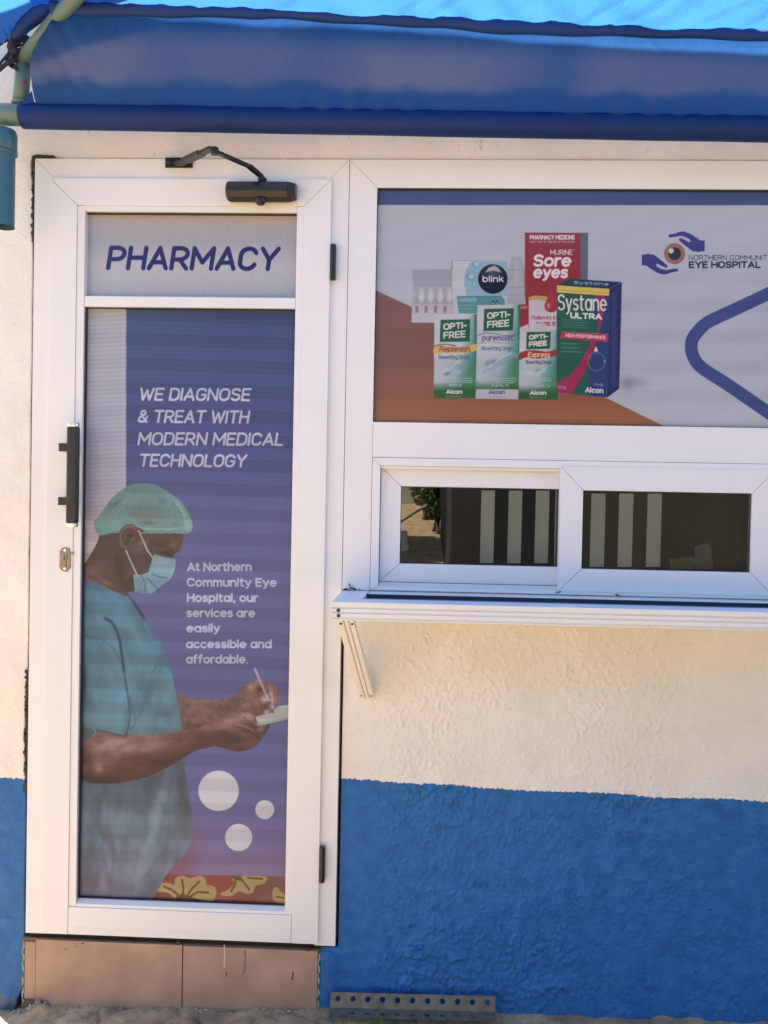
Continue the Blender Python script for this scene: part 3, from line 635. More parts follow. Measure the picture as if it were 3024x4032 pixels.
def bowl(cx=.27, r=.27): return arc(cx, XH / 2, r, XH / 2, 0, 360, 17)
g('a', .54, bowl(), [(.54, 0), (.54, XH)])
g('b', .54, bowl(), [(0, 0), (0, 1.05)])
g('c', .48, arc(.27, XH / 2, .27, XH / 2, 45, 315, 13))
g('d', .54, bowl(), [(.54, 0), (.54, 1.05)])
g('e', .54, [(.02, .37), (.54, .37)] + arc(.27, XH / 2, .27, XH / 2, 0, 310, 15))
g('f', .32, [(.10, 0), (.10, .85)] + arc(.26, .85, .16, .20, 180, 80, 5), [(0, XH), (.30, XH)])
g('h', .48, [(0, 0), (0, 1.05)], arc(.24, .48, .24, .24, 180, 0) + [(.48, 0)])
g('i', .02, [(0, 0), (0, XH)], [(0, .98), (.01, .98)])
g('k', .46, [(0, 0), (0, 1.05)], [(.42, XH), (.02, .30)], [(.16, .42), (.46, 0)])
g('l', .02, [(0, 0), (0, 1.05)])
g('n', .48, [(0, 0), (0, XH)], arc(.24, .48, .24, .24, 180, 0) + [(.48, 0)])
g('o', .54, bowl())
g('p', .54, bowl(), [(0, -.28), (0, XH)])
g('q', .54, bowl(), [(.54, -.28), (.54, XH)])
g('r', .28, [(0, 0), (0, XH)], arc(.24, .46, .24, .26, 170, 75, 5))
g('s', .42, arc(.21, .54, .20, .18, 35, 180, 6) + arc(.21, .54, .20, .16, 200, 255, 3) + arc(.21, .19, .21, .19, 75, 0, 4) + arc(.21, .19, .21, .19, 0, -150, 6))
g('t', .32, [(.11, .95), (.11, .18)] + arc(.25, .18, .14, .18, 180, 290, 5), [(0, XH), (.30, XH)])
g('u', .48, [(0, XH)] + arc(.24, .24, .24, .24, 180, 360) + [(.48, XH)], [(.48, 0), (.48, XH)])
g('v', .48, [(0, XH), (.24, 0), (.48, XH)])
g('w', .74, [(0, XH), (.18, 0), (.37, XH * .9), (.56, 0), (.74, XH)])
g('x', .46, [(0, XH), (.46, 0)], [(.46, XH), (0, 0)])
g('y', .48, [(0, XH), (.25, .04)], [(.48, XH), (.20, -.16), (.06, -.27)])
g('g', .54, bowl(), [(.54, XH), (.54, -.10)] + arc(.28, -.08, .26, .2, 0, -140, 6))

def ramp(V, st_):
    k = [a for a, _ in st_]; c = np.array([b for _, b in st_], float)
    return np.stack([np.interp(V, k, c[:, i]) for i in range(3)], -1)
def bands(U, V, per=97.0, amp=0.07, ph=0.0):
    t = ((V - 0.035 * U - ph) / per) % 1.0
    sq = 1 / (1 + np.exp(-(np.abs(t - 0.5) - 0.26) * 55))
    return 1 + amp * (0.5 - sq) * -2
# ---- door sign PHARMACY
pan = Ink(0.1505, 0.7555, 2.050, 2.2885, 0.0135)
lines = 1 + 0.035 * np.sin(pan.U / 1.9) * (0.5 + 0.5 * np.sin(pan.V / 60.0)) + 0.02 * rng.randn(*pan.U.shape)
pan.C[:] = ramp(pan.V, [(845, (186, 170, 168)), (880, (176, 168, 184)), (950, (168, 168, 192)), (1050, (190, 186, 206)), (1166, (178, 176, 196))])
pan.C *= lines[..., None]
pan.text('PHARMACY', 417, 1064, 1094, 1068, 97, 17.5, (42, 44, 120), slant=0.155)
REF_D = lambda U, V: ramp(V, [(640, (206, 210, 232)), (1300, (216, 214, 228)), (2200, (224, 216, 214)), (3000, (232, 220, 214)), (3700, (236, 222, 212))])
pn = pan.finish('sign_print', leaf, REF_D); pn['label'] = 'pale panel with the word PHARMACY in dark blue'
# ---- big door poster
k = Ink(0.1505, 0.7555, 0.3175, 2.0200, 0.0135)
U, V = k.U, k.V
bgc = ramp(V, [(1209, (62, 78, 132)), (1700, (68, 78, 138)), (2000, (88, 92, 148)), (2250, (94, 96, 150)), (2700, (84, 88, 142)), (3000, (94, 96, 152)), (3200, (106, 98, 152)), (3330, (126, 104, 150)), (3450, (142, 114, 152))])
k.C[:] = bgc * (1 + 0.02 * np.sin((V - 0.03 * U) / 3.1)[..., None] * np.clip((2400 - V) / 900, 0, 1)[..., None])
k.poly([(250, 1190), (497, 1190), (496, 2000), (495, 2250), (250, 2250)], lambda u, v: ramp(v, [(1209, (174, 170, 186)), (1600, (176, 172, 196)), (1900, (178, 168, 190)), (2200, (186, 164, 172))]) * (1 + 0.03 * np.sin(v / 2.7 + u * 0.02))[..., None], 1.5)
k.blob(720, 3360, 60, 130, (150, 60, 90), 0.55); k.blob(650, 3430, 60, 60, (150, 60, 70), 0.5)
WHT = (196, 190, 214)
for t, a in (('WE DIAGNOSE', (546, 1578, 984, 1580)), ('& TREAT WITH', (540, 1665, 979, 1668)), ('MODERN MEDICAL', (541, 1753, 1114, 1756)), ('TECHNOLOGY', (545, 1838, 968, 1841))):
    k.text(t, *a, 52, 8.6, WHT, slant=0.16)
for t, a in (('At Northern', (737, 2249, 991, 2249)), ('Community Eye', (736, 2310, 1090, 2311)), ('Hospital, our', (736, 2371, 1016, 2371)), ('services are', (734, 2431, 1005, 2431)), ('easily', (734, 2491, 866, 2491)), ('accessible and', (732, 2553, 1070, 2553)), ('affordable.', (732, 2613, 977, 2613))):
    k.text(t, *a, 35, 6.9, (194, 188, 212))
for cx_, cy_, r in ((860.8, 3114, 79.5), (1042.5, 3188, 37), (939.5, 3297.5, 53.5)): k.blob(cx_, cy_, r, r, (214, 204, 206), 1.0, hard=2.0)
# flowered cloth
F_ = lambda L_: [(550 + x * .4219, 3350 + y * .4219) for x, y in L_]
k.poly(F_([(100, 215), (1400, 240), (1400, 560), (60, 560)]), lambda u, v: ramp(u, [(600, (140, 62, 48)), (850, (166, 66, 56)), (1000, (140, 72, 60)), (1130, (150, 88, 78))]), 2)
k.poly(F_([(630, 240), (850, 240), (860, 320), (780, 365), (720, 350), (690, 320), (640, 310)]), (168, 62, 54), 4)
YEL = (190, 154, 88); DK = (112, 72, 44)
k.poly(F_([(150, 370), (200, 305), (270, 300), (325, 315), (330, 260), (400, 232), (470, 255), (560, 232), (615, 265), (625, 315), (690, 330), (715, 375), (690, 460), (560, 470), (330, 440), (270, 395)]), YEL, 3, sm=4)
for L_ in ([(395, 270), (408, 350), (400, 440)], [(555, 288), (490, 350), (430, 440)], [(230, 335), (310, 370), (380, 430)], [(640, 390), (540, 385), (450, 440)]): k.stroke(F_(L_), 8.5, DK, 3)
k.poly(F_([(340, 430), (400, 395), (460, 425), (560, 455), (620, 470), (330, 455)]), DK, 4)
k.poly(F_([(860, 250), (880, 300), (830, 360), (752, 398), (790, 420), (860, 420), (925, 378), (1000, 400), (1065, 385), (1080, 330), (1170, 300), (1172, 240), (960, 235)]), YEL, 3, sm=3)
for L_ in ([(900, 245), (890, 310), (855, 380)], [(935, 245), (985, 310), (1020, 360)], [(1010, 252), (1145, 262)]): k.stroke(F_(L_), 8, DK, 3)
k.poly(F_([(850, 235), (940, 235), (950, 285), (870, 262)]), DK, 4)
k.poly(F_([(1270, 335), (1330, 390), (1370, 430), (1370, 490), (1270, 480), (1238, 420), (1240, 375)]), YEL, 3, sm=3); k.stroke(F_([(1275, 428), (1350, 442)]), 6, DK, 3)
# far arm
HC = lambda L_: [(600 + x * .3918, 2550 + y * .3918) for x, y in L_]
BC = lambda L_: [(300 + x * .5696, 2300 + y * .5696) for x, y in L_]
SK = (128, 88, 84); SKD = (98, 62, 60); SKL = (172, 132, 128)
far = smooth_pts(HC([(230, 480), (400, 525), (550, 520), (700, 515), (800, 500), (850, 450), (910, 395), (1000, 342), (1080, 318), (1180, 348), (1245, 400), (1282, 460), (1278, 540), (1240, 610), (1200, 655), (1130, 675), (1030, 690), (960, 660), (880, 650), (720, 700), (620, 765), (450, 815), (260, 840)]), 3)
def shade(pts, base, ops, sm=0, soft=2.5):
    if sm: pts = smooth_pts(pts, sm)
    w_, a = k.mask(pts, soft, (slice(0, k.nz), slice(0, k.nx)) if False else None)
    full = np.zeros(k.U.shape); full[w_] = a; old = k.clip; k.clip = full
    k.put(w_, np.ones_like(a), base(k.U[w_], k.V[w_]) if callable(base) else base)
    for op in ops: op()
    k.clip = old
B = lambda f, x, y, rx, ry, c, al=1, an=0, s=.3918: (lambda: k.blob(*f([(x, y)])[0], rx * s, ry * s, c, al, an))
S_ = lambda f, L_, wd, c, soft=4, al=1: (lambda: k.stroke(f(L_), wd, c, soft, al))
shade(far, SK, [B(HC, 450, 790, 260, 60, (92, 52, 50), .9, -8), B(HC, 820, 560, 120, 60, (84, 70, 76), .9, -25), B(HC, 520, 610, 160, 60, (134, 96, 92), .8),
                B(HC, 1010, 400, 70, 60, (176, 128, 112), .9), B(HC, 1180, 420, 80, 70, (150, 112, 108), .9), B(HC, 1080, 420, 40, 40, (70, 48, 52), .9), B(HC, 1240, 500, 40, 100, (134, 98, 96), .8),
                B(HC, 1130, 520, 36, 34, (196, 152, 144), 1), B(HC, 1195, 470, 28, 80, (180, 138, 130), .9, -12), B(HC, 1060, 610, 80, 60, (132, 78, 78), .9), B(HC, 950, 590, 60, 40, (156, 110, 106), .8),
                B(HC, 1130, 610, 40, 50, (86, 54, 56), .8), B(HC, 1150, 650, 36, 26, (196, 158, 156), .9), B(HC, 1200, 600, 30, 30, (188, 158, 160), .8),
                S_(HC, [(900, 560), (960, 545), (1010, 560), (990, 620)], 4, (96, 60, 60), 4, .7), S_(HC, [(1165, 420), (1150, 470), (1165, 520)], 4, (100, 66, 66), 4, .7), S_(HC, [(1215, 400), (1235, 470), (1215, 545)], 3.5, (104, 72, 72), 4, .6)])
w_, a_m = k.mask(far, 3); k.C[w_] *= (1 + a_m * 0.24 * fbm(k.U[w_], k.V[w_], 22, 430, 4))[..., None]
k.stroke(HC([(1090, 480), (1060, 500), (1020, 500)]), 4, (92, 60, 58), 4, .8); k.stroke(HC([(1160, 540), (1180, 575), (1150, 600)]), 3, (70, 44, 46), 3, .8); k.stroke(HC([(1255, 430), (1268, 520), (1240, 590)]), 3, (90, 60, 62), 4, .7); k.stroke(HC([(1100, 560), (1085, 610), (1105, 650)]), 4, (74, 46, 48), 4, .7)
k.blob(*HC([(1130, 525)])[0], 12, 10, (206, 166, 158), .8); k.blob(*HC([(1205, 535)])[0], 8, 9, (204, 168, 162), .8)
# paper and pen
k.poly(HC([(1030, 695), (1110, 675), (1200, 655), (1262, 590), (1400, 570), (1400, 708), (1200, 755), (1075, 780)]), (188, 182, 174), 2.5)
k.poly(HC([(1060, 750), (1200, 728), (1400, 690), (1400, 712), (1200, 757), (1078, 782)]), (160, 156, 150), 3, .8)
k.stroke(HC([(1030, 212), (1130, 440), (1168, 530)]), 10, (170, 162, 172), 2.5); k.stroke(HC([(1060, 270), (1150, 470)]), 3, (120, 104, 122), 3, .8)
k.stroke(HC([(1018, 215), (1034, 200)]), 5, (130, 130, 170), 3); k.stroke(HC([(1172, 545), (1215, 655)]), 6, (84, 76, 112), 3); k.blob(*HC([(1205, 600)])[0], 8, 16, (200, 178, 184), .7, -25)
# body: scrub shirt
body = BC([(30, -30), (60, 5), (130, -5), (200, 10), (270, 45), (330, 72), (355, 50), (372, 88), (415, 130), (470, 215), (520, 290), (575, 385), (615, 460), (650, 560), (675, 680), (695, 790), (712, 880), (735, 1020), (745, 1190), (757, 1300), (772, 1430), (795, 1560), (806, 1680), (795, 1790), (745, 1880), (640, 1980), (580, 2090), (525, 2180), (500, 2240), (20, 2240), (20, 600)])
def scrub(u, v): return ramp(v, [(2260, (62, 114, 140)), (2500, (68, 124, 146)), (2700, (78, 132, 152)), (2880, (80, 126, 146)), (3050, (74, 88, 104)), (3150, (92, 112, 126)), (3300, (102, 120, 134)), (3450, (114, 116, 134)), (3540, (110, 106, 122))])
D1 = (50, 84, 110); D2 = (36, 60, 88); LT = (108, 156, 170)
shade(body, scrub, [B(BC, 200, 130, 120, 60, (70, 130, 158), .6, 10, .5696), B(BC, 420, 380, 60, 150, (96, 146, 158), .6, -15, .5696), B(BC, 560, 480, 40, 170, (66, 108, 140), .8, -20, .5696), B(BC, 150, 470, 100, 120, (60, 106, 134), .5, 0, .5696),
    B(BC, 480, 760, 60, 140, (64, 106, 132), .6, 25, .5696), B(BC, 600, 900, 50, 40, (66, 100, 130), .8, 0, .5696), B(BC, 150, 860, 120, 60, (92, 140, 158), .6, 0, .5696), B(BC, 640, 700, 30, 100, (90, 134, 156), .5, -10, .5696),
    S_(BC, [(355, 50), (380, 92), (430, 170), (475, 240)], 16, (44, 52, 86), 9, .9), S_(BC, [(475, 240), (540, 340), (600, 460), (640, 570)], 14, (66, 100, 138), 12, .7),
    S_(BC, [(200, 235), (245, 262), (275, 310), (300, 385), (314, 480), (330, 600)], 11, D2, 7, .95), S_(BC, [(330, 600), (345, 700), (362, 800), (372, 900), (362, 980), (345, 1040)], 7, (44, 76, 104), 6, .9), S_(BC, [(60, 360), (170, 380), (250, 440), (300, 520)], 8, D1, 10, .5),
    S_(BC, [(370, 780), (400, 900), (410, 960), (380, 1010)], 5, (58, 92, 118), 5, .7), S_(BC, [(480, 780), (460, 860), (420, 940)], 5, (62, 100, 128), 5, .6), S_(BC, [(330, 100), (400, 170), (480, 330)], 10, (60, 100, 128), 12, .5), S_(BC, [(550, 560), (545, 590), (520, 610)], 4, (60, 84, 100), 3, .7),
    B(BC, 430, 620, 150, 30, (70, 104, 122), .35, 0, .5696), B(BC, 60, 690, 22, 150, (44, 66, 96), .8, 0, .5696),
    B(BC, 300, 1470, 330, 90, (62, 76, 94), .75, 4, .5696), B(BC, 480, 1420, 130, 60, (70, 84, 108), .6, 0, .5696), B(BC, 725, 1380, 35, 200, (70, 76, 92), .85, -4, .5696), B(BC, 760, 1580, 30, 120, (88, 96, 108), .7, 0, .5696),
    S_(BC, [(40, 1470), (100, 1580), (180, 1720), (240, 1800), (262, 1900)], 20, (92, 84, 106), 22, .75), S_(BC, [(235, 1720), (262, 1860), (245, 2010), (240, 2180)], 13, (92, 90, 112), 14, .7), S_(BC, [(190, 1900), (215, 2000), (230, 2160)], 15, (104, 88, 110), 16, .7),
    B(BC, 140, 1640, 40, 110, (96, 118, 132), .6, -20, .5696), B(BC, 560, 1600, 40, 260, (124, 142, 154), .7, 14, .5696), B(BC, 400, 1660, 120, 80, (96, 122, 138), .6, 0, .5696), B(BC, 470, 2000, 70, 200, (122, 134, 150), .6, 20, .5696), B(BC, 320, 2000, 60, 90, (116, 128, 146), .6, 0, .5696),
    S_(BC, [(640, 1700), (600, 1850), (500, 2000), (380, 2110)], 14, (98, 104, 122), 18, .6), S_(BC, [(500, 1680), (440, 1820), (360, 1900)], 16, (104, 108, 124), 18, .5), B(BC, 340, 2110, 60, 40, (92, 88, 106), .6, 0, .5696), B(BC, 720, 1760, 60, 120, (112, 118, 132), .6, 20, .5696),
    B(BC, 100, 2080, 90, 120, (118, 102, 122), .55, 0, .5696), B(BC, 190, 1540, 16, 50, (130, 146, 156), .6, 0, .5696), B(BC, 320, 1755, 100, 25, (92, 84, 98), .5, 0, .5696)], soft=2.5)
# cloth folds and grain as printed
w_, a_m = k.mask(body, 3); fu, fv = k.U[w_], k.V[w_]
fold1 = fbm(fu + 0.22 * (fv - 2300), fv * 0.22, 46, 400, 3); fold2 = fbm(fu - 0.6 * fv, fv * 0.35 + fu * 0.1, 34, 410, 3)
k.C[w_] *= (1 + a_m * (0.24 * fold1 * np.clip((fv - 2500) / 300, .4, 1) + 0.10 * fold2))[..., None]
# near arm
arm = HC([(230, 1088)]) and (BC([(20, 1100), (60, 1075), (100, 1050), (135, 1010), (180, 1012), (240, 1022), (335, 1046), (400, 1036), (500, 1040), (620, 1034), (700, 1018), (790, 1005), (870, 985), (950, 945)]) + HC([(700, 700), (790, 662), (880, 643), (990, 655), (1035, 692), (1040, 740), (1075, 775), (1110, 795), (1188, 765), (1172, 810), (1130, 862), (1090, 925), (1050, 980), (1000, 1012), (950, 1032), (860, 1046), (780, 1032), (700, 1005), (620, 990), (520, 1015)]) + BC([(860, 1140), (800, 1165), (720, 1215), (640, 1262), (560, 1305), (480, 1335), (400, 1356), (300, 1375), (200, 1378), (110, 1375), (20, 1350)]))
shade(arm, lambda u, v: ramp(v + (u - 320) * 0.35, [(2880, (112, 72, 68)), (2940, (152, 112, 112)), (3000, (138, 94, 90)), (3060, (104, 62, 58)), (3110, (76, 46, 46))]), [
    B(BC, 60, 1200, 60, 150, (84, 48, 46), .8, 0, .5696), B(BC, 160, 1080, 60, 40, (112, 66, 60), .7, 0, .5696), B(BC, 230, 1120, 90, 60, (156, 118, 118), .55, 20, .5696), B(BC, 155, 1270, 34, 42, (172, 138, 130), .75, -30, .5696), B(BC, 190, 1200, 60, 40, (128, 84, 80), .6, 0, .5696),
    B(BC, 260, 1320, 200, 38, (80, 46, 42), .85, -3, .5696), B(BC, 520, 1260, 170, 36, (84, 50, 46), .7, -20, .5696), B(BC, 480, 1130, 200, 42, (160, 122, 122), .6, -6, .5696), B(BC, 300, 1040, 60, 16, (86, 52, 48), .7, 5, .5696), B(BC, 170, 1360, 120, 25, (66, 44, 46), .8, 0, .5696),
    B(HC, 800, 740, 200, 60, (176, 134, 128), .65, -18), B(HC, 930, 690, 100, 36, (180, 142, 136), .7, 8), B(HC, 990, 700, 40, 40, (188, 146, 140), .7), B(HC, 760, 940, 180, 60, (98, 66, 60), .7, 8), B(HC, 960, 950, 110, 70, (112, 78, 72), .7), B(HC, 1090, 820, 60, 30, (160, 128, 126), .7, -30), B(HC, 1100, 880, 50, 50, (104, 78, 76), .7), B(HC, 880, 860, 160, 40, (140, 98, 92), .5, 20),
    S_(HC, [(915, 695), (945, 730), (975, 735)], 5, (96, 60, 58), 5, .8), S_(HC, [(940, 740), (1010, 755), (1070, 790), (1110, 800)], 5, (116, 80, 76), 6, .6), S_(HC, [(1120, 770), (1160, 790), (1130, 850)], 6, (84, 62, 62), 7, .7), S_(HC, [(700, 900), (800, 870), (900, 900)], 6, (110, 72, 66), 9, .4)], soft=3)
w_, a_m = k.mask(arm, 3); k.C[w_] *= (1 + a_m * 0.22 * fbm(k.U[w_] * 0.7 + k.V[w_] * .3, k.V[w_], 26, 420, 4))[..., None]
k.stroke(HC([(1035, 700), (1038, 735), (1072, 772)]), 3, (92, 58, 56), 3, .8); k.stroke(HC([(870, 820), (960, 850), (1040, 900)]), 5, (96, 64, 60), 6, .6); k.stroke(HC([(880, 880), (950, 920), (1010, 950)]), 5, (90, 60, 56), 6, .6); k.stroke(HC([(860, 930), (910, 975), (960, 1000)]), 4, (88, 58, 54), 6, .5)
k.stroke(HC([(840, 770), (930, 790), (1010, 830)]), 6, (178, 136, 130), 8, .6); k.blob(*HC([(1060, 770)])[0], 14, 6, (200, 166, 162), .7, 30)
# sleeve over the arm
k.poly(BC([(20, 940), (70, 968), (130, 1000), (230, 1022), (335, 1052), (352, 1000), (372, 930), (365, 860), (300, 820), (180, 860), (60, 850)]), lambda u, v: ramp(u, [(330, (84, 134, 152)), (480, (86, 138, 152)), (510, (66, 108, 130))]), 12, .55)
k.stroke(BC([(30, 950), (70, 972), (130, 1002), (230, 1026), (335, 1054)]), 5, (60, 84, 98), 4, .9)
k.poly(BC([(20, 975), (70, 985), (125, 1005), (132, 1030), (110, 1052), (60, 1078), (20, 1100)]), (72, 96, 116), 4)
k.stroke(BC([(70, 980), (125, 1000), (133, 1028), (112, 1052)]), 4, (134, 158, 170), 4, .8)
# head
HD = lambda L_: [(300 + x * .3617, 1860 + y * .3617) for x, y in L_]
sh = .3617
face = HD([(255, 670), (230, 760), (200, 820), (150, 905), (92, 995), (60, 1040), (60, 1160), (150, 1170), (220, 1190), (330, 1250), (400, 1290), (450, 1308), (550, 1352), (570, 1300), (640, 1300), (720, 1290), (800, 1100), (950, 915), (1052, 935), (1062, 892), (1118, 862), (1142, 820), (1146, 790), (1158, 740), (1170, 660), (1000, 620), (700, 600), (400, 620)])
shade(face, (84, 62, 62), [B(HD, 300, 800, 160, 160, (78, 56, 56), .6, 0, sh), B(HD, 240, 1000, 120, 60, (106, 78, 82), .7, -20, sh), B(HD, 150, 1080, 120, 60, (124, 84, 90), .8, 20, sh), B(HD, 320, 1200, 120, 40, (140, 98, 96), .7, 25, sh), B(HD, 480, 1050, 60, 200, (64, 44, 42), .8, -12, sh), B(HD, 560, 1220, 70, 90, (70, 52, 46), .7, 0, sh),
    B(HD, 700, 990, 110, 90, (94, 66, 68), .7, 0, sh), B(HD, 720, 760, 70, 50, (120, 92, 92), .85, -20, sh), B(HD, 690, 840, 60, 40, (110, 82, 84), .7, 0, sh), B(HD, 880, 700, 140, 30, (104, 74, 72), .7, 0, sh), B(HD, 920, 790, 90, 30, (64, 42, 42), .85, 5, sh), B(HD, 1060, 770, 60, 60, (112, 84, 76), .8, 0, sh), B(HD, 1120, 700, 30, 60, (98, 74, 70), .7, 0, sh),
    B(HD, 980, 870, 90, 34, (60, 40, 42), .8, 0, sh), B(HD, 1110, 835, 30, 22, (100, 66, 64), .7, 0, sh), B(HD, 1040, 890, 24, 30, (74, 44, 44), .8, 0, sh), S_(HD, [(880, 860), (960, 880), (1040, 900)], 4, (44, 30, 32), 4, .7), S_(HD, [(900, 800), (990, 815), (1060, 860)], 4, (56, 38, 38), 5, .6),
    B(HD, 800, 900, 60, 60, (78, 54, 54), .6, 0, sh), S_(HD, [(430, 900), (450, 1080), (520, 1200), (560, 1260)], 7, (58, 40, 40), 9, .6), S_(HD, [(330, 1050), (420, 1200), (520, 1310)], 6, (94, 64, 62), 9, .5), B(HD, 980, 940, 80, 14, (50, 34, 34), .6, 5, sh)], soft=2.5)
k.poly(HD([(70, 1100), (120, 1125), (190, 1165), (230, 1200), (70, 1190)]), (150, 80, 92), 9, .7)
# surgical cap
capP = smooth_pts(HD([(192, 565), (200, 525), (250, 470), (320, 370), (400, 268), (490, 195), (560, 152), (640, 126), (760, 120), (860, 136), (960, 190), (1080, 268), (1160, 345), (1230, 450), (1262, 540), (1266, 600), (1245, 652), (1190, 672), (1120, 664), (1060, 650), (1000, 656), (920, 654), (850, 660), (790, 656), (740, 640), (690, 605), (640, 580), (540, 590), (480, 655), (380, 662), (270, 686), (215, 645)]), 3)
ops = [B(HD, 760, 400, 230, 190, (100, 124, 124), .75, 0, sh), B(HD, 420, 350, 60, 120, (66, 108, 108), .6, 45, sh), B(HD, 900, 260, 120, 60, (92, 140, 138), .6, 40, sh), B(HD, 760, 470, 170, 60, (122, 124, 128), .6, 0, sh), B(HD, 780, 550, 90, 18, (84, 84, 90), .7, 0, sh), B(HD, 1160, 440, 30, 120, (148, 190, 180), .75, -28, sh),
       B(HD, 1215, 590, 50, 60, (128, 184, 172), .7, 0, sh), B(HD, 260, 600, 70, 60, (92, 160, 148), .8, 0, sh), B(HD, 640, 200, 140, 40, (82, 132, 124), .6, 0, sh), B(HD, 1080, 560, 60, 40, (74, 128, 124), .6, 0, sh), S_(HD, [(370, 440), (450, 380), (540, 290), (500, 380), (420, 470)], 4, (130, 170, 166), 4, .6), S_(HD, [(350, 600), (450, 520), (560, 470)], 5, (126, 172, 164), 5, .6),
       S_(HD, [(1040, 330), (1120, 400), (1160, 500)], 4, (70, 120, 120), 5, .6), S_(HD, [(1040, 380), (1045, 540)], 3, (134, 174, 172), 4, .6), S_(HD, [(660, 585), (760, 615), (1000, 620), (1150, 600)], 6, (122, 182, 168), 5, .7), S_(HD, [(280, 660), (380, 625), (470, 620)], 5, (118, 176, 162), 5, .7), B(HD, 950, 320, 40, 30, (70, 108, 112), .6, 30, sh), B(HD, 560, 560, 60, 30, (76, 132, 124), .6, 0, sh)]
rr = random.Random(5)
for _ in range(110):
    x = rr.uniform(280, 1200); y = rr.uniform(180, 640); l = rr.uniform(12, 45); an = rr.uniform(-.9, .9) + (0.9 if x < 600 else -0.9) * -1
    c = rr.choice([(130, 172, 168), (64, 104, 104), (110, 156, 152), (76, 120, 116)])
    ops.append(S_(HD, [(x, y), (x + l * math.cos(an), y + l * math.sin(an))], rr.uniform(1.6, 3.4), c, 3, .5))
shade(capP, (108, 146, 148), ops, soft=3)
for i in range(24):
    x = 700 + i * 20; k.blob(*HD([(x, 657 + 3 * math.sin(i * 1.3))])[0], 4.2, 3.2, (110, 168, 156), .9, hard=2)
# ear
earP = HD([(468, 700), (475, 640), (505, 600), (550, 572), (610, 566), (655, 600), (678, 650), (660, 700), (640, 750), (605, 800), (565, 826), (520, 838), (485, 800)])
shade(earP, (92, 66, 64), [S_(HD, [(500, 800), (482, 700), (500, 630), (560, 590), (620, 590), (655, 640)], 7, (128, 96, 92), 5, .8), B(HD, 585, 690, 40, 50, (56, 38, 40), .9, 0, sh), S_(HD, [(545, 740), (540, 680), (575, 650), (620, 655)], 4, (120, 92, 90), 4, .8), B(HD, 550, 770, 22, 24, (64, 44, 46), .7, 0, sh), S_(HD, [(600, 740), (625, 715)], 5, (150, 120, 118), 4, .8), B(HD, 530, 815, 24, 12, (128, 98, 94), .7, 0, sh)], sm=3)
k.stroke(HD([(480, 830), (510, 850), (560, 840)]), 4, (54, 36, 38), 5, .6)
# mask and straps
k.stroke(HD([(678, 630), (728, 740), (776, 850), (832, 930)]), 5.2, (196, 168, 168), 2); k.stroke(HD([(543, 850), (600, 985), (660, 1112)]), 5.2, (196, 168, 168), 2)
mask = HD([(850, 893), (905, 906), (960, 922), (1055, 938), (1083, 942), (1080, 1040), (1042, 1130), (1010, 1175), (960, 1212), (880, 1270), (850, 1300), (820, 1316), (740, 1312), (640, 1300), (630, 1200), (622, 1112), (660, 1112), (700, 1120), (790, 1085), (805, 1020), (832, 930)])
shade(mask, (112, 156, 172), [B(HD, 950, 970, 130, 40, (164, 170, 176), .85, 5, sh), B(HD, 940, 1060, 130, 50, (128, 172, 184), .8, 8, sh), B(HD, 880, 1190, 120, 50, (104, 152, 172), .8, 10, sh), S_(HD, [(830, 1110), (900, 1138), (990, 1150)], 6, (62, 104, 140), 6, .9), B(HD, 690, 1200, 50, 80, (110, 148, 162), .8, 0, sh), S_(HD, [(715, 1130), (750, 1200), (755, 1300)], 5, (62, 96, 120), 6, .8), S_(HD, [(770, 1150), (840, 1220), (880, 1270)], 6, (70, 108, 134), 7, .8),
    B(HD, 790, 1240, 30, 60, (136, 176, 186), .7, -30, sh), B(HD, 700, 1290, 60, 16, (82, 110, 128), .7, 0, sh), S_(HD, [(855, 960), (1070, 975)], 2.5, (120, 150, 164), 3, .6), S_(HD, [(825, 1040), (1060, 1060)], 2.5, (100, 140, 158), 3, .6), B(HD, 1050, 1060, 20, 80, (150, 186, 194), .6, 10, sh)], soft=2.5)
k.C *= (1 + (bands(U, V, 97, 0.045, 1170) - 1) * np.where((U < 497) & (V < 2050), 0.3, 1.0) * np.clip(1.15 - (V - 2900) / 900, .5, 1))[..., None]
k.C *= (1 + 0.012 * rng.randn(*U.shape))[..., None]
po = k.finish('poster', leaf, REF_D); po['label'] = 'tall blue poster of a person in scrubs, cap and mask writing notes'

# ================================================================== HEADER SIGN
sg = thing('header_sign', 'wide framed sign above the window printed with eye drop boxes and a hospital logo', 'sign', (1.5, 0.02, 1.66))
sx0, sx1, sz0, sz1 = 0.9790, 2.1100, 1.7040, 2.3600
bm = nm(); R_ = 2.180
member(bm, [(0.9005, 1.2285), (0.9785, 1.2285), (0.9785, 2.3600), (0.9005, zt - 0.0005)], 0.0, 0.055)
member(bm, [(0.9005 + G, zt), (0.9790, 2.3605), (sx1, 2.3605), (R_ - G, zt)], 0.0, 0.055)
member(bm, [(R_, zt - G), (sx1 + 0.001, 2.3600), (sx1 + 0.001, 1.2285), (R_, 1.2285)], 0.0, 0.055)
member(bm, [(0.9790, 1.6045), (sx1, 1.6045), (sx1, sz0), (0.9790, sz0)], 0.0005, 0.055)
obj('frame', bm, M_UPVC, sg, bevel=0.0009)
bm = nm(); box(bm, 0.9786, sx1, 0.003, 0.016, sz1 - 0.0018, sz1 + 0.0006); box(bm, 0.9786, 0.9800, 0.004, 0.016, sz0, sz1); box(bm, 0.98, sx1, 0.004, 0.016, sz0 - 0.0005, sz0 + 0.0012); obj('gasket', bm, M_GASK, sg)
k = Ink(sx0 - 0.003, sx1 + 0.003, sz0 - 0.003, sz1 + 0.003, 0.0135)
U, V = k.U, k.V
wv = np.sin(V / 1.75 + 0.25 * np.sin(U / 70)) * (0.5 + 0.5 * np.sin(U / 55 + V / 21 + 2 * np.sin(V / 130)))
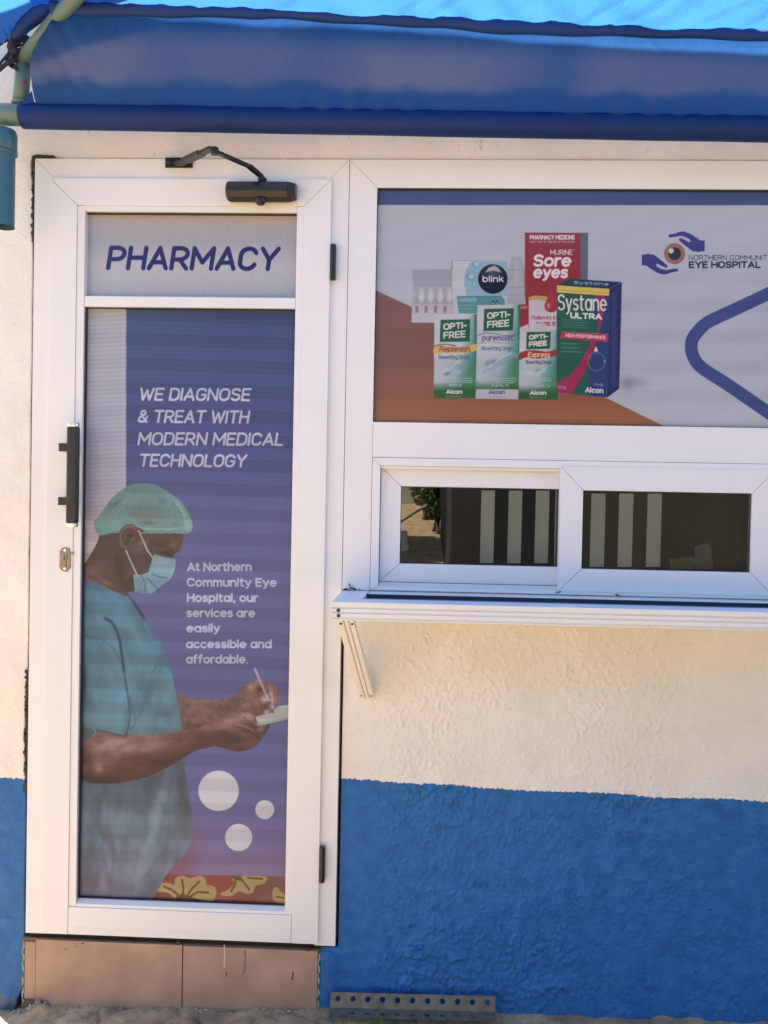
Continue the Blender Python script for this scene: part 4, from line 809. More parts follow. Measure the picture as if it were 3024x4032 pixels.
k.C[:] = ramp(V, [(740, (170, 178, 206)), (1000, (164, 176, 208)), (1400, (160, 176, 210)), (1700, (166, 182, 212))]) * (1 - 0.05 * np.maximum(0, wv))[..., None]
k.C *= (1 + 0.05 * np.clip((U - 2300) / 700, 0, 1) * 0.3)[..., None]
k.poly([(1400, 700), (3200, 700), (3200, 808.5), (1400, 807)], (58, 76, 144), 2)
k.poly([(1440, 1122), (1484, 1145), (2040, 1403), (2200, 1476), (2618, 1679), (2700, 1720), (1440, 1720)], lambda u, v: ramp(v, [(1150, (120, 80, 78)), (1400, (116, 76, 68)), (1560, (132, 86, 66)), (1690, (152, 100, 72))]) * (1 + 0.03 * np.sin(v / 2.2))[..., None], 2)
T6 = lambda L_: [(1600 + x * .5425, 900 + y * .5425) for x, y in L_]
def q6(L_, c, soft=2, al=1, sm=0): k.poly(T6(L_), c, soft, al, sm)
def t6(t, x0, y0, x1, y1, cap, wt, c, sl_=0.0, al=1): 
    (a, b), (c_, d) = T6([(x0, y0), (x1, y1)]); k.text(t, a, b, c_, d, cap * .5425, wt * .5425, c, slant=sl_, alpha=al, soft=1.6)
def s6(L_, wd, c, soft=2, al=1): k.stroke(T6(L_), wd * .5425, c, soft, al)
def b6(x, y, rx, ry, c, al=1, an=0, hard=None): k.blob(*T6([(x, y)])[0], rx * .5425, ry * .5425, c, al, an, hard)
b6(1600, 1125, 55, 60, (112, 124, 152), .55); b6(1650, 1120, 110, 40, (120, 134, 166), .6)
# vial strip
q6([(45, 300), (335, 296), (335, 430), (390, 560), (385, 690), (38, 680), (42, 540)], (160, 168, 196), 2); q6([(45, 300), (335, 296), (335, 425), (50, 425)], (142, 150, 180), 4)
for i in range(5):
    x = 75 + i * 68; q6([(x - 22, 430), (x + 22, 430), (x + 6, 480), (x + 24, 545), (x - 26, 545), (x - 6, 480)], (146, 154, 182), 4)
    q6([(x + 36, 440), (x + 52, 490), (x + 56, 520), (x + 36, 532), (x + 16, 520), (x + 20, 490)], (178, 186, 210), 3)
    q6([(x - 30, 555), (x + 32, 555), (x + 30, 670), (x - 32, 670)], (168, 172, 200), 3); q6([(x - 10, 562), (x + 14, 562), (x + 12, 612), (x - 12, 612)], (120, 104, 128), 4, .8)
q6([(40, 620), (215, 620), (215, 684), (38, 680)], (166, 176, 206), 3, .8)
# droplet box
q6([(330, 230), (740, 236), (735, 620), (340, 640)], (172, 186, 212), 2); s6([(332, 232), (332, 300)], 5, (84, 92, 120))
s6([(332, 232), (738, 238)], 4, (140, 150, 180))
q6([(470, 240), (735, 240), (735, 490), (440, 490), (420, 400), (425, 320)], (120, 168, 206), 6)
for x, y, r in ((508, 262, 26), (468, 350, 28), (490, 410, 14), (446, 300, 9), (620, 258, 10), (712, 300, 12), (440, 440, 8), (680, 470, 9)): b6(x, y, r, r, (84, 138, 184), .9, 0, 2); b6(x + 2, y - 3, r * .75, r * .75, (150, 192, 220), .9, 0, 2)
q6([(366, 492), (690, 490), (716, 520), (718, 620), (380, 615)], (70, 140, 162), 2, sm=0); s6([(368, 494), (680, 490), (712, 515)], 5, (58, 90, 140)); t6('contacts', 380, 533, 510, 533, 36, 6, (128, 182, 196)); s6([(385, 556), (500, 556)], 7, (120, 172, 188), 3, .7); s6([(388, 580), (480, 580)], 7, (120, 172, 188), 3, .7)
for x in (630, 655): q6([(x, 516), (x + 12, 540), (x, 552), (x - 12, 540)], (18, 24, 60), 2); b6(x, 541, 6, 6, (160, 200, 210), 1, 0, 2)
b6(628, 366, 107, 107, (20, 24, 48), 1, 0, 2); b6(628, 320, 60, 46, (110, 124, 156), .55); q6([(570, 318), (600, 282), (640, 268), (668, 286), (690, 318), (630, 304)], (168, 178, 204), 8, .9)
t6('blink', 553, 388, 706, 388, 46, 7.5, (206, 212, 236))
# bottle neck
q6([(765, 205), (830, 200), (866, 300), (880, 425), (905, 545), (730, 548), (738, 300)], (150, 158, 184), 3); b6(800, 330, 22, 90, (176, 184, 208), .6); b6(860, 380, 14, 100, (128, 134, 162), .7)
for y in (300, 425, 480): s6([(745, y), (885 + (y - 300) * .06, y)], 6, (130, 138, 166), 3)
# red box behind
q6([(860, 30), (1266, 30), (1266, 760), (1085, 790), (890, 740), (860, 480)], (134, 34, 48), 2); q6([(1265, 30), (1320, 30), (1316, 392), (1264, 375)], (78, 94, 124), 2)
for y in np.arange(60, 360, 14): s6([(1276, y), (1308, y)], 3, (98, 112, 140), 2, .7)
q6([(888, 500), (930, 486), (1010, 490), (1090, 530), (1090, 790), (890, 790)], (176, 148, 88), 2); q6([(890, 525), (940, 515), (1010, 525), (1092, 580), (1092, 800), (890, 800)], (176, 180, 206), 3)
q6([(1052, 456), (1075, 510), (1092, 555), (1085, 600), (1045, 608), (1010, 590), (1004, 550), (1028, 500)], (150, 40, 56), 2, sm=3); b6(1032, 560, 14, 24, (206, 150, 160), .8)
WH = (208, 206, 226)
t6('PHARMACY MEDICINE', 897, 80, 1224, 80, 34, 6.2, WH); t6('KEEP OUT OF REACH OF CHILDREN', 897, 103, 1222, 103, 14, 3, (190, 150, 168)); t6('MURINE', 1045, 191, 1206, 191, 38, 5, WH); b6(1218, 155, 5, 5, WH, .8)
t6('Sore', 918, 278, 1195, 278, 92, 19, WH, .12); t6('eyes', 918, 362, 1172, 362, 92, 19, WH, .12); t6('Relieves irr', 910, 661, 1100, 661, 32, 5, (150, 60, 110)); t6('CARE E', 940, 706, 1084, 706, 30, 7, (150, 50, 70)); q6([(930, 690), (1015, 690), (1015, 745), (930, 745)], (168, 174, 200), 6)
q6([(822, 550), (886, 550), (886, 700), (850, 715), (822, 718)], (136, 38, 50), 2); q6([(822, 720), (886, 690), (886, 745), (822, 745)], (172, 176, 200), 3); s6([(822, 722), (886, 692)], 5, (184, 140, 70)); t6('DIC', 832, 580, 880, 580, 16, 3, WH)
# green-labelled cartons
GRN = (24, 92, 70)
def carton(P, lab, y1_, name, rot_):
    (x0, ya), (x1, yb), (x2, yc), (x3, yd) = P
    base = T6(P)
    def colf(u, v):
        x = (u - 1600) / .5425; y = (v - 900) / .5425
        tx = np.clip((x - x0) / (x1 - x0), 0, 1); ty = np.clip((y - ya) / (yd - ya), 0, 1)
        c = np.zeros(x.shape + (3,)); c[:] = (172, 186, 212)
        r = np.clip((tx - 0.62 + 0.35 * (ty - 0.4)) * 2.6, 0, 1)[..., None]; c = c * (1 - r) + np.array((44, 128, 134)) * r
        r = np.clip((ty - 0.45) * 2.2, 0, 1)[..., None] * np.clip(tx * 1.5, .25, 1)[..., None]; c = c * (1 - r * .75) + np.array((58, 128, 140)) * r * .75
        r = np.clip((tx + ty - 1.35) * 2.4, 0, 1)[..., None]; c = c * (1 - r * .8) + np.array((74, 132, 74)) * r * .8
        r = np.clip((ty - 0.80) * 8, 0, 1)[..., None]; c = c * (1 - r) + np.array((34, 98, 62)) * r
        r = (np.clip((tx - 0.93) * 30, 0, 1) * np.clip(1 - ty * 1.2, 0, 1))[..., None]; c = c * (1 - r) + np.array((30, 104, 70)) * r
        return c
    k.poly(base, colf, 1.6)
    q6(lab, GRN, 1.6)
    lx0, lx1 = lab[0][0], lab[1][0]; H_ = lab[3][1] - lab[0][1]; W_ = lx1 - lx0; dy = -W_ * 0.06
    s6([lab[0], lab[1], lab[2], lab[3], lab[0]], 4, (150, 176, 190), 1.6, .7)
    t6('OPTI-', lx0 + W_ * .10, lab[0][1] + H_ * .46, lx1 - W_ * .12, lab[0][1] + H_ * .46 + dy, H_ * .29, 9.5, (200, 210, 224)); t6('FREE', lx0 + W_ * .10, lab[0][1] + H_ * .86, lx1 - W_ * .16, lab[0][1] + H_ * .86 + dy, H_ * .31, 9.5, (200, 210, 224))
carton([(205, 628), (512, 622), (505, 1230), (197, 1228)], [(247, 662), (466, 656), (462, 822), (241, 824)], 0, 'a', 0)
carton([(517, 557), (828, 550), (812, 1240), (503, 1232)], [(564, 582), (782, 578), (776, 741), (558, 745)], 0, 'b', 0)
carton([(823, 742), (1110, 736), (1102, 1242), (815, 1236)], [(872, 750), (1050, 748), (1045, 874), (869, 878)], 0, 'c', 0)
BLU = (52, 80, 150)
q6([(204, 858), (250, 842), (330, 850), (400, 862), (506, 838), (504, 886), (400, 905), (300, 900), (203, 912)], (184, 168, 96), 2, sm=3); s6([(204, 852), (250, 840), (300, 840), (360, 850)], 6, BLU, 3); t6('Replenish.', 238, 894, 470, 894, 42, 7, (122, 44, 70), .16)
t6('Rewetting Drops', 234, 948, 462, 948, 32, 4.6, (50, 88, 140))
s6([(516, 775), (570, 758), (640, 762), (700, 775), (760, 778), (822, 762)], 5, (60, 84, 130), 3); s6([(514, 838), (600, 822), (700, 832), (816, 828)], 4, (110, 130, 170), 3); t6('puremoist.', 549, 814, 785, 814, 42, 6.5, (54, 66, 140), .10); t6('Rewetting Drops', 546, 885, 776, 885, 32, 4.6, (64, 104, 152))
q6([(820, 905), (880, 884), (960, 885), (1030, 892), (1106, 872), (1104, 918), (1020, 936), (940, 945), (870, 935), (818, 955)], (138, 46, 52), 2, sm=3); t6('Express', 880, 935, 1042, 935, 40, 7, (206, 190, 150), .16); t6('Rewetting Drops', 868, 983, 1054, 983, 28, 4.2, (52, 78, 120))
for cx_, cy_, sc_ in ((330, 1030, 1.0), (660, 985, 1.15), (950, 1040, .8)):
    for j in range(9):
        a = rr.uniform(0, 6.28); d = rr.uniform(0, 70) * sc_; b6(cx_ + d * math.cos(a), cy_ + d * .6 * math.sin(a), rr.uniform(14, 34) * sc_, rr.uniform(8, 18) * sc_, rr.choice([(150, 186, 212), (90, 140, 186), (60, 110, 170), (180, 204, 224)]), .55, rr.uniform(-50, 10))
s6([(560, 1040), (640, 1000), (690, 950), (740, 915), (800, 920)], 22, (120, 160, 206), 12, .7); s6([(600, 1010), (700, 930), (760, 905)], 7, (190, 208, 228), 5, .7); s6([(880, 1050), (940, 1065), (990, 1040), (1010, 1010)], 14, (170, 196, 220), 9, .8); s6([(270, 1040), (330, 1010), (380, 960)], 14, (170, 196, 220), 9, .8)
for x0_, x1_, ys in ((215, 490, (1086, 1102, 1116)), (525, 795, (1086, 1103, 1118)), (835, 1050, (1088, 1104))):
    for y in ys:
        x = x0_ + rr.uniform(0, 12)
        while x < x1_ - 12: l = rr.uniform(8, 34); s6([(x, y), (min(x + l, x1_), y)], 7, (150, 182, 196), 2.5, .75); x += l + 9
t6('1/3 FL OZ (10 mL)'.replace('(', '').replace(')', '').replace('Z', 'S') if False else '1/3 FL O', 308, 1146, 400, 1146, 20, 3.4, (160, 190, 196)); t6('1/3 FL O', 620, 1147, 740, 1147, 20, 3.4, (160, 190, 196)); t6('1/3 FL O', 925, 1152, 1040, 1152, 18, 3.2, (160, 190, 196))
q6([(505, 1166), (813, 1168), (811, 1240), (503, 1234)], (168, 176, 206), 2)
for x0_, x1_, y, c in ((288, 406, 1200, (206, 218, 220)), (598, 716, 1202, (74, 84, 156)), (897, 1016, 1208, (206, 218, 220))): t6('Alcon', x0_, y, x1_, y, 32, 7.5, c); s6([(x0_, y + 18), (x1_, y + 18)], 4, c, 3, .5)
# tall dark carton
q6([(1092, 410), (1476, 436), (1462, 1226), (1195, 1200), (1090, 1186)], lambda u, v: ramp(u + (v - 1200) * 0.05, [(2190, (30, 82, 82)), (2320, (32, 92, 92)), (2345, (34, 64, 124)), (2400, (34, 62, 128))]), 2)
q6([(1092, 412), (1190, 364), (1562, 388), (1476, 436)], lambda u, v: ramp(u, [(2200, (24, 66, 74)), (2320, (30, 62, 96)), (2440, (28, 44, 104))]), 2)
q6([(1476, 436), (1565, 390), (1546, 1160), (1460, 1226)], (34, 44, 108), 2)
q6([(1092, 600), (1330, 560), (1392, 700), (1370, 830), (1300, 960), (1190, 1060), (1090, 1110)], (32, 92, 84), 6, .8)
q6([(1366, 478), (1446, 484), (1440, 560), (1420, 680), (1395, 760), (1385, 760), (1392, 680), (1388, 580)], (140, 34, 92), 2.5); q6([(1345, 815), (1378, 815), (1350, 900), (1290, 1050), (1200, 1200), (1090, 1186), (1092, 1120), (1180, 1070), (1270, 960)], (146, 28, 84), 2.5)
q6([(1093, 412), (1474, 438), (1471, 487), (1093, 464)], (196, 182, 72), 2); s6([(1104, 444), (1465, 468)], 5, (120, 120, 60), 3, .6)
t6('Systane', 1098, 594, 1456, 600, 118, 12, (206, 214, 226)); t6('ULTRA', 1190, 652, 1420, 662, 44, 11, (206, 214, 226))
for y in (672, 690, 708, 726): s6([(1130, y - 12), (1130 + rr.uniform(160, 230), y - 6)], 5, (80, 140, 140), 3, .7)
q6([(1128, 750), (1465, 766), (1462, 824), (1114, 796)], (166, 32, 78), 2); s6([(1130, 750), (1465, 766)], 3, (210, 140, 170), 2, .7); t6('HIGH PERFORMANCE', 1155, 788, 1448, 805, 28, 5.4, (212, 190, 214))
for y in (832, 862, 892): s6([(1124, y), (1124 + rr.uniform(100, 160), y + 5)], 6, (96, 156, 150), 3, .7)
for a0_, a1_ in ((200, 420), (60, 190)): k.stroke([(*T6([(1380 + 62 * math.cos(math.radians(a)), 965 + 66 * math.sin(math.radians(a)))])[0],) for a in np.linspace(a0_ - 90, a1_ - 90, 20)], 2.5, (130, 156, 204), 2.5, .7)
q6([(1376, 852), (1392, 890), (1362, 892)], (200, 210, 230), 2.5); b6(1438, 962, 6, 8, (200, 210, 230), .9); t6('Sterile', 1362, 1140, 1430, 1142, 20, 3, (120, 134, 180)); t6('Alcon', 1298, 1190, 1430, 1197, 40, 9, (200, 208, 230)); t6('10 ml', 1100, 1165, 1158, 1168, 28, 4.5, (140, 130, 190))
k.text('Systane', *T6([(1215, 402)])[0], *T6([(1470, 414)])[0], 12, 2.6, (130, 170, 180), soft=2)
for y in np.arange(470, 1160, 15): s6([(1488 + rr.uniform(0, 6), y + 6), (1530 + rr.uniform(-14, 8), y - 12)], 4, (92, 108, 164), 2.5, .65)
# logo
T2 = lambda L_: [(2300 + x * .4748, 700 + y * .4748) for x, y in L_]
IND = (50, 54, 140)
hp = [(697, 483), (703, 471), (730, 466), (760, 460), (795, 447), (830, 445), (880, 463), (935, 498), (965, 520), (1000, 520), (1000, 608), (950, 616), (900, 610), (850, 572), (790, 524), (784, 508), (800, 499), (830, 512), (868, 534), (884, 528), (872, 510), (840, 492), (810, 484), (780, 486), (740, 492), (708, 495)]
k.poly(T2(hp), IND, 2); k.poly(T2([(1478 - a, 1247 - b) for a, b in hp]), IND, 2)
lc = T2([(750, 630)])[0]; k.blob(*lc, 41.5, 41.5, (142, 98, 84), 1, hard=2); k.blob(*T2([(751, 630)])[0], 25, 25, (36, 40, 62), 1, hard=2); k.blob(*T2([(722, 606)])[0], 10, 10, (190, 200, 224), 1, hard=2)
DKB = (34, 42, 88)
a, b = T2([(868, 682), (1560, 682)]); k.text('NORTHERN COMMUNITY', *a, *b, 19.5, 2.6, DKB, soft=1.6)
a, b = T2([(868, 750), (1465, 750)]); k.text('EYE HOSPITAL', *a, *b, 28, 6.2, (22, 36, 84), soft=1.6)
# chevron
chv = T2([(1900, 790), (1525, 965), (1200, 1118), (1080, 1175)]) + T2(arc(1130, 1390, 240, 228, 118, 238, 22)) + T2([(1200, 1700), (1525, 1940), (1900, 2215)])
cv = T2([(1900, 790), (1525, 963), (1200, 1115), (1060, 1180), (990, 1225), (930, 1290), (896, 1345), (888, 1400), (896, 1455), (925, 1520), (970, 1570), (1040, 1620), (1200, 1722), (1525, 1945), (1900, 2205)])
def cr_open(P, n=8):
    P = [P[0]] + list(P) + [P[-1]]; P = np.array(P, float); o_ = []
    for i in range(1, len(P) - 2):
        for t in np.linspace(0, 1, n, endpoint=False):
            p0, p1, p2, p3 = P[i - 1:i + 3]; o_.append(0.5 * ((2 * p1) + (-p0 + p2) * t + (2 * p0 - 5 * p1 + 4 * p2 - p3) * t * t + (-p0 + 3 * p1 - 3 * p2 + p3) * t ** 3))
    return o_ + [P[-2]]
k.stroke(cr_open(cv), 50, (56, 76, 150), 2)
k.C *= (1 - 0.035 * (1 / (1 + np.exp(-(np.abs(((V - 0.01 * U) / 118) % 1 - .5) - .3) * 40))) * np.clip((V - 900) / 300, 0, 1))[..., None]
k.C *= (1 + 0.012 * rng.randn(*U.shape))[..., None]
REF_S = lambda U, V: ramp(V, [(640, (196, 206, 228)), (1000, (192, 206, 234)), (1750, (184, 206, 236))])
k.finish('printed_panel', sg, REF_S)

# ================================================================== SLIDING WINDOW
wn = thing('serving_window', 'small white sliding window with two dark panes below the printed sign', 'window', (1.5, 0.02, 1.23))
WX1 = 2.1095
bm = nm(); wz0, wz1 = 1.2300, 1.6035; t_ = 0.0225
def rect_frame(bm, x0, x1, z0, z1, t, y0, y1, g_=0.0005, tb=None):
    tb = tb or t
    prism(bm, [(x0, z0 + g_), (x0 + t, z0 + tb), (x0 + t, z1 - t), (x0, z1 - g_)], y0, y1); prism(bm, [(x1, z0 + g_), (x1, z1 - g_), (x1 - t, z1 - t), (x1 - t, z0 + tb)], y0, y1)
    prism(bm, [(x0 + g_, z0), (x1 - g_, z0), (x1 - t - g_, z0 + tb - g_), (x0 + t + g_, z0 + tb - g_)], y0, y1); prism(bm, [(x0 + g_, z1), (x0 + t + g_, z1 - t + g_), (x1 - t - g_, z1 - t + g_), (x1 - g_, z1)], y0, y1)
rect_frame(bm, 0.9798, WX1, wz0, wz1, t_, -0.004, 0.055, tb=0.011)
wf = obj('frame', bm, M_UPVC, wn, bevel=0.0008)
bm = nm(); box(bm, 1.0035, WX1 - 0.024, 0.008, 0.010, wz0 + 0.0112, wz0 + 0.0215); box(bm, 1.0035, WX1 - 0.024, 0.0, 0.002, wz0 + 0.0112, wz0 + 0.0150); box(bm, 1.0035, WX1 - 0.024, 0.002, 0.012, wz1 - 0.030, wz1 - 0.0228); obj('track', bm, M_BEAD, wf)
def sash(x0, x1, z0, z1, gx0, gx1, gz0, gz1, y0, y1, strips, label):
    bm = nm(); g_ = 0.0006
    prism(bm, [(x0, z0 + g_), (gx0, gz0), (gx0, gz1), (x0, z1 - g_)], y0, y1); prism(bm, [(x1, z0 + g_), (x1, z1 - g_), (gx1, gz1), (gx1, gz0)], y0, y1)
    prism(bm, [(x0 + g_, z0), (x1 - g_, z0), (gx1 - g_, gz0 - g_), (gx0 + g_, gz0 - g_)], y0, y1); prism(bm, [(x0 + g_, z1), (gx0 + g_, gz1 + g_), (gx1 - g_, gz1 + g_), (x1 - g_, z1)], y0, y1)
    sa = obj('sash', bm, M_UPVC, wn, bevel=0.0009); sa['label'] = label
    ym = (y0 + y1) / 2
    bm = nm(); box(bm, gx0 - 0.001, gx1 + 0.001, ym, ym + 0.003, gz0 - 0.001, gz1 + 0.001); obj('pane', bm, M_GLASS, sa)
    bm = nm(); th = 0.0016
    box(bm, gx0 - .0004, gx0 + th, ym - .003, ym - .0003, gz0, gz1); box(bm, gx1 - th, gx1 + .0004, ym - .003, ym - .0003, gz0, gz1); box(bm, gx0 + th, gx1 - th, ym - .003, ym - .0003, gz1 - th * 1.4, gz1 + .0004); box(bm, gx0 + th, gx1 - th, ym - .003, ym - .0003, gz0 - .0004, gz0 + th * 1.3)
    obj('gasket', bm, M_GASK, sa)
    for (a, b, c, d) in strips:
        bm = nm(); prism(bm, [(a, c), (b, c + 0.0005), (b + 0.0004, d), (a + 0.0005, d - 0.0004)], ym + 0.0045, ym + 0.0052); obj('vinyl_strip', bm, M_STRIP, sa)
    return ym
E5 = lambda x, y: (1500 + x * .4521, 1850 + y * .4521)
E6 = lambda x, y: (2180 + x * .5087, 1850 + y * .5087)
yL = 0.030; yR = 0.006
stl = [(W(*E5(a, 500), yL + .005)[0], W(*E5(a + 118, 500), yL + .005)[0], W(*E5(a, 812), yL + .005)[2], W(*E5(a, 178), yL + .005)[2]) for a in (868, 1106, 1342)]
strr = [(W(*E6(a, 500), yR + .005)[0], W(*E6(a + 110, 500), yR + .005)[0], W(*E6(a, 750), yR + .005)[2], W(*E6(a, 182), yR + .005)[2]) for a in (283, 498, 718)]
sash(1.0040, 1.5320, 1.2520, 1.5790, 1.0610, 1.5075, 1.3050, 1.5240, 0.018, 0.044, stl, 'rear sash partly covered by the front sash, its pane reflecting the yard')
sash(1.5058, 2.0945, 1.2395, 1.5885, 1.5690, 2.0330 - 0.0, 1.3035, 1.5215, -0.008, 0.016, strr, 'front sash overlapping the rear one, brown board behind its pane')
bm = nm(); box(bm, 1.5200, 2.10, 0.0485, 0.052, 1.26, 1.60); box(bm, 1.5285, 1.70, 0.0460, 0.0483, 1.455, 1.60); obj('backing_board', bm, M_BOARD, wn)
# things seen on the sill behind the right pane
lf = thing('paper_leaflet', 'green and white paper lying behind the right window pane', 'paper', (1.86, 0.040, 1.305))
P_ = lambda x, y, d=0.040: (W(*E6(x, y), d)[0], W(*E6(x, y), d)[2])
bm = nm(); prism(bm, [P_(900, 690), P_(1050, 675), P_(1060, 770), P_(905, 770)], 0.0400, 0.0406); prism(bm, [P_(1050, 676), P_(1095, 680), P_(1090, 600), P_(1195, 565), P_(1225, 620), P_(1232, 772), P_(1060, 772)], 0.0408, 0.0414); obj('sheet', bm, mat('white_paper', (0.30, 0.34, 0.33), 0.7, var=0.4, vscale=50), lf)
bm = nm(); prism(bm, [P_(905, 720), P_(985, 685), P_(1040, 700), P_(1045, 770), P_(905, 770)], 0.0390, 0.0398); obj('green_print', bm, mat('green_paper', (0.22, 0.36, 0.06), 0.7, var=0.3, vscale=60), lf)

# ================================================================== SHELF
sh_ = thing('counter_shelf', 'shallow white aluminium shelf with a blue inset panel under the sliding window', 'shelf', (1.5, -0.13, 1.2))
ys0 = -0.267; zs1 = 1.2272; xS = 0.8985; xE = 2.23
def ridged(L, x=True):
    return L
# front profile with three ridges
prof = [(ys0 + 0.0, zs1 - 0.001), (ys0, zs1 - 0.0125), (ys0 + 0.0045, zs1 - 0.0150), (ys0 + 0.0045, zs1 - 0.0165), (ys0, zs1 - 0.0175), (ys0, zs1 - 0.0245), (ys0 + 0.0045, zs1 - 0.0270), (ys0 + 0.0045, zs1 - 0.0285), (ys0, zs1 - 0.0295), (ys0, zs1 - 0.0385), (ys0 + 0.0045, zs1 - 0.0410), (ys0 + 0.0045, zs1 - 0.0425), (ys0 + 0.001, zs1 - 0.0435), (ys0 + 0.001, zs1 - 0.0465), (ys0 + 0.04, zs1 - 0.0465), (ys0 + 0.04, zs1 - 0.001), (ys0 + 0.038, zs1), (ys0 + 0.001, zs1)]
bm = nm(); A = []; Bv = []
yin = ys0 + 0.073
prof[-3] = (yin, zs1 - 0.001); prof[-4] = (yin, zs1 - 0.0465); prof[-2] = (yin - 0.001, zs1)
for (y, z) in prof:
    k_ = (y - ys0) / (yin - ys0)
    A.append(bm.verts.new((xS + k_ * 0.072, y, z))); Bv.append(bm.verts.new((xE, y, z)))
bm.faces.new(A); bm.faces.new(Bv[::-1])
for i in range(len(prof)): bm.faces.new((A[i], A[(i + 1) % len(prof)], Bv[(i + 1) % len(prof)], Bv[i]))
fp = obj('front_profile', bm, M_UPVC, sh_, bevel=0.0006)
bm = nm(); prism(bm, [(xS + 0.0002, ys0 + 0.0008), (xS + 0.0718, yin), (xS + 0.0718 + 0.006, -0.0005), (xS + 0.0035, -0.0005)], zs1 - 0.0465, zs1 - 0.0003, 'z'); obj('side_profile', bm, M_UPVC, sh_, bevel=0.0006)
bm = nm(); box(bm, xS + 0.079, xE, -0.0705, -0.0006, zs1 - 0.0465, zs1 - 0.0008); obj('rear_profile', bm, M_UPVC, sh_, bevel=0.0008)
bm = nm(); box(bm, xS + 0.06, xE, yin - 0.002, -0.069, zs1 - 0.030, zs1 - 0.0120); obj('inset_panel', bm, mat('blue_grey_panel', (0.16, 0.25, 0.44), 0.45, var=0.15, vscale=10), sh_)
bm = nm(); box(bm, xS + 0.0725, xE, yin + 0.0002, yin + 0.0025, zs1 - 0.012, zs1 - 0.0012); box(bm, xS + 0.0725, xE, -0.0730, -0.0707, zs1 - 0.012, zs1 - 0.0012); obj('slot_seal', bm, M_GASK, sh_)
for (u, v) in ((1332, 2403), (1333, 2424)):
    p = W(u, v, ys0); bm = nm(); tube(bm, [(p[0], ys0 - 0.0012, p[2]), (p[0], ys0 + 0.002, p[2])], 0.0050, 6); obj('screw_head', bm, M_SCREW, fp)
# bracket strut
T0 = Vector((0.9075, -0.252, zs1 - 0.0470)); T1 = Vector((0.9515, -0.252, zs1 - 0.0470)); B0 = Vector((0.9545, -0.004, 0.9205)); B1 = Vector((0.9965, -0.004, 0.9205))
def strut(xa0, xa1, xb0, xb1, bm, off, th=0.030):
    d = Vector((0, B0.y - T0.y, B0.z - T0.z)); n_ = Vector((0, d.z, -d.y)).normalized()      # outward normal of the slanting face
    if n_.y > 0: n_ = -n_
    P = []
    for (x, y, z) in ((T0.x + xa0, T0.y, T0.z), (T0.x + xa1, T0.y, T0.z), (B0.x + xb1, B0.y, B0.z), (B0.x + xb0, B0.y, B0.z)):
        P.append(Vector((x, y, z)) + n_ * off)
    Q = [p - n_ * th for p in P]
    Q[0].z = P[0].z; Q[1].z = P[1].z
    a = [bm.verts.new(p) for p in P]; b = [bm.verts.new(p) for p in Q]
    bm.faces.new(a); bm.faces.new(b[::-1])
    for i in range(4): bm.faces.new((a[i], a[(i + 1) % 4], b[(i + 1) % 4], b[i]))
bm = nm()
strut(0.0, 0.0445, 0.0, 0.0425, bm, -0.004, 0.030)
strut(0.001, 0.0175, 0.001, 0.0165, bm, 0.0, 0.0038); strut(0.0215, 0.0300, 0.0205, 0.0285, bm, 0.0, 0.0038); strut(0.0335, 0.0445, 0.0320, 0.0425, bm, 0.0, 0.0038)
sb = obj('support_strut', bm, M_UPVC, sh_, bevel=0.0007)
d = (B0 - T0); n_ = Vector((0, d.z, -d.y)).normalized(); n_ = -n_ if n_.y > 0 else n_
for f, xo, m_ in ((0.045, 0.010, M_SCREW), (0.045, 0.039, M_SCREW), (0.955, 0.009, mat('copper_screw', (0.5, 0.16, 0.08), 0.5)), (0.955, 0.037, M_BRASS)):
    c = T0 + d * f + Vector((xo, 0, 0)); bm = nm(); tube(bm, [c - n_ * 0.001, c + n_ * 0.001], 0.0036, 12); obj('screw', bm, m_, sb)
# dirt in the corner by the door frame
bm = nm(); random.seed(11)
for i in range(46):
    x = 0.906 + abs(random.gauss(0.016, 0.011)); zc = zs1 + abs(random.gauss(0, 0.005)) * (1.8 if abs(x - 0.927) < .008 else .6); s = random.uniform(.0008, .0024); y = random.uniform(-0.004, -0.001)
    bmesh.ops.create_icosphere(bm, subdivisions=1, radius=s, matrix=Matrix.Translation((x, y, zc)) @ Matrix.Diagonal((1.5, .6, .8, 1)))
obj('dirt_crumbs', bm, M_SCRAPE, sh_)
for (x, z, r) in ((1.506, 1.236, .004), (1.672, 1.232, .0035)):
    bm = nm()
    for i in range(9): bmesh.ops.create_icosphere(bm, subdivisions=1, radius=r * random.uniform(.2, .5), matrix=Matrix.Translation((x + random.gauss(0, r * 1.1), -0.0055, z + random.gauss(0, r * .35))))
    obj('dirt_speck', bm, M_SCRAPE, wf)

# ================================================================== CANOPY
yT = -0.120
fr_ = thing('canopy_pipe_frame', 'green painted steel pipe frame of the blue canopy at the upper left corner', 'pipe frame', (0.0, yT, 2.5))
tl = W(50, 452, yT); tr = W(3400, 511, yT)
pl = W(-260, 444, yT)
bm = nm(); tube(bm, [tuple(pl), tuple(tl), tuple(tr)], 0.0285, 24); obj('horizontal_pipe', bm, M_PIPE, fr_, True)
pb = W(80, 405, yT); pm = W(95, 232, yT); pe = W(292, -6, -0.265); pe2 = W(520, -280, -0.36)
bm = nm(); tube(bm, [tuple(pb), tuple(pm)], 0.0200, 20); obj('post', bm, M_PIPE, fr_, True)
bm = nm(); tube(bm, [tuple(pb - np.array([0, 0, .004])), tuple(pb + np.array([0, 0, .0035]))], 0.0225, 20); obj('weld_collar', bm, M_PIPE, fr_, True)
bm = nm(); pmm = W(88, 238, yT); tube(bm, [tuple(pmm), tuple(pe), tuple(pe + (pe - pmm) * 0.8)], [0.0195, 0.0205, 0.022], 20); obj('diagonal_brace', bm, M_PIPE, fr_, True)
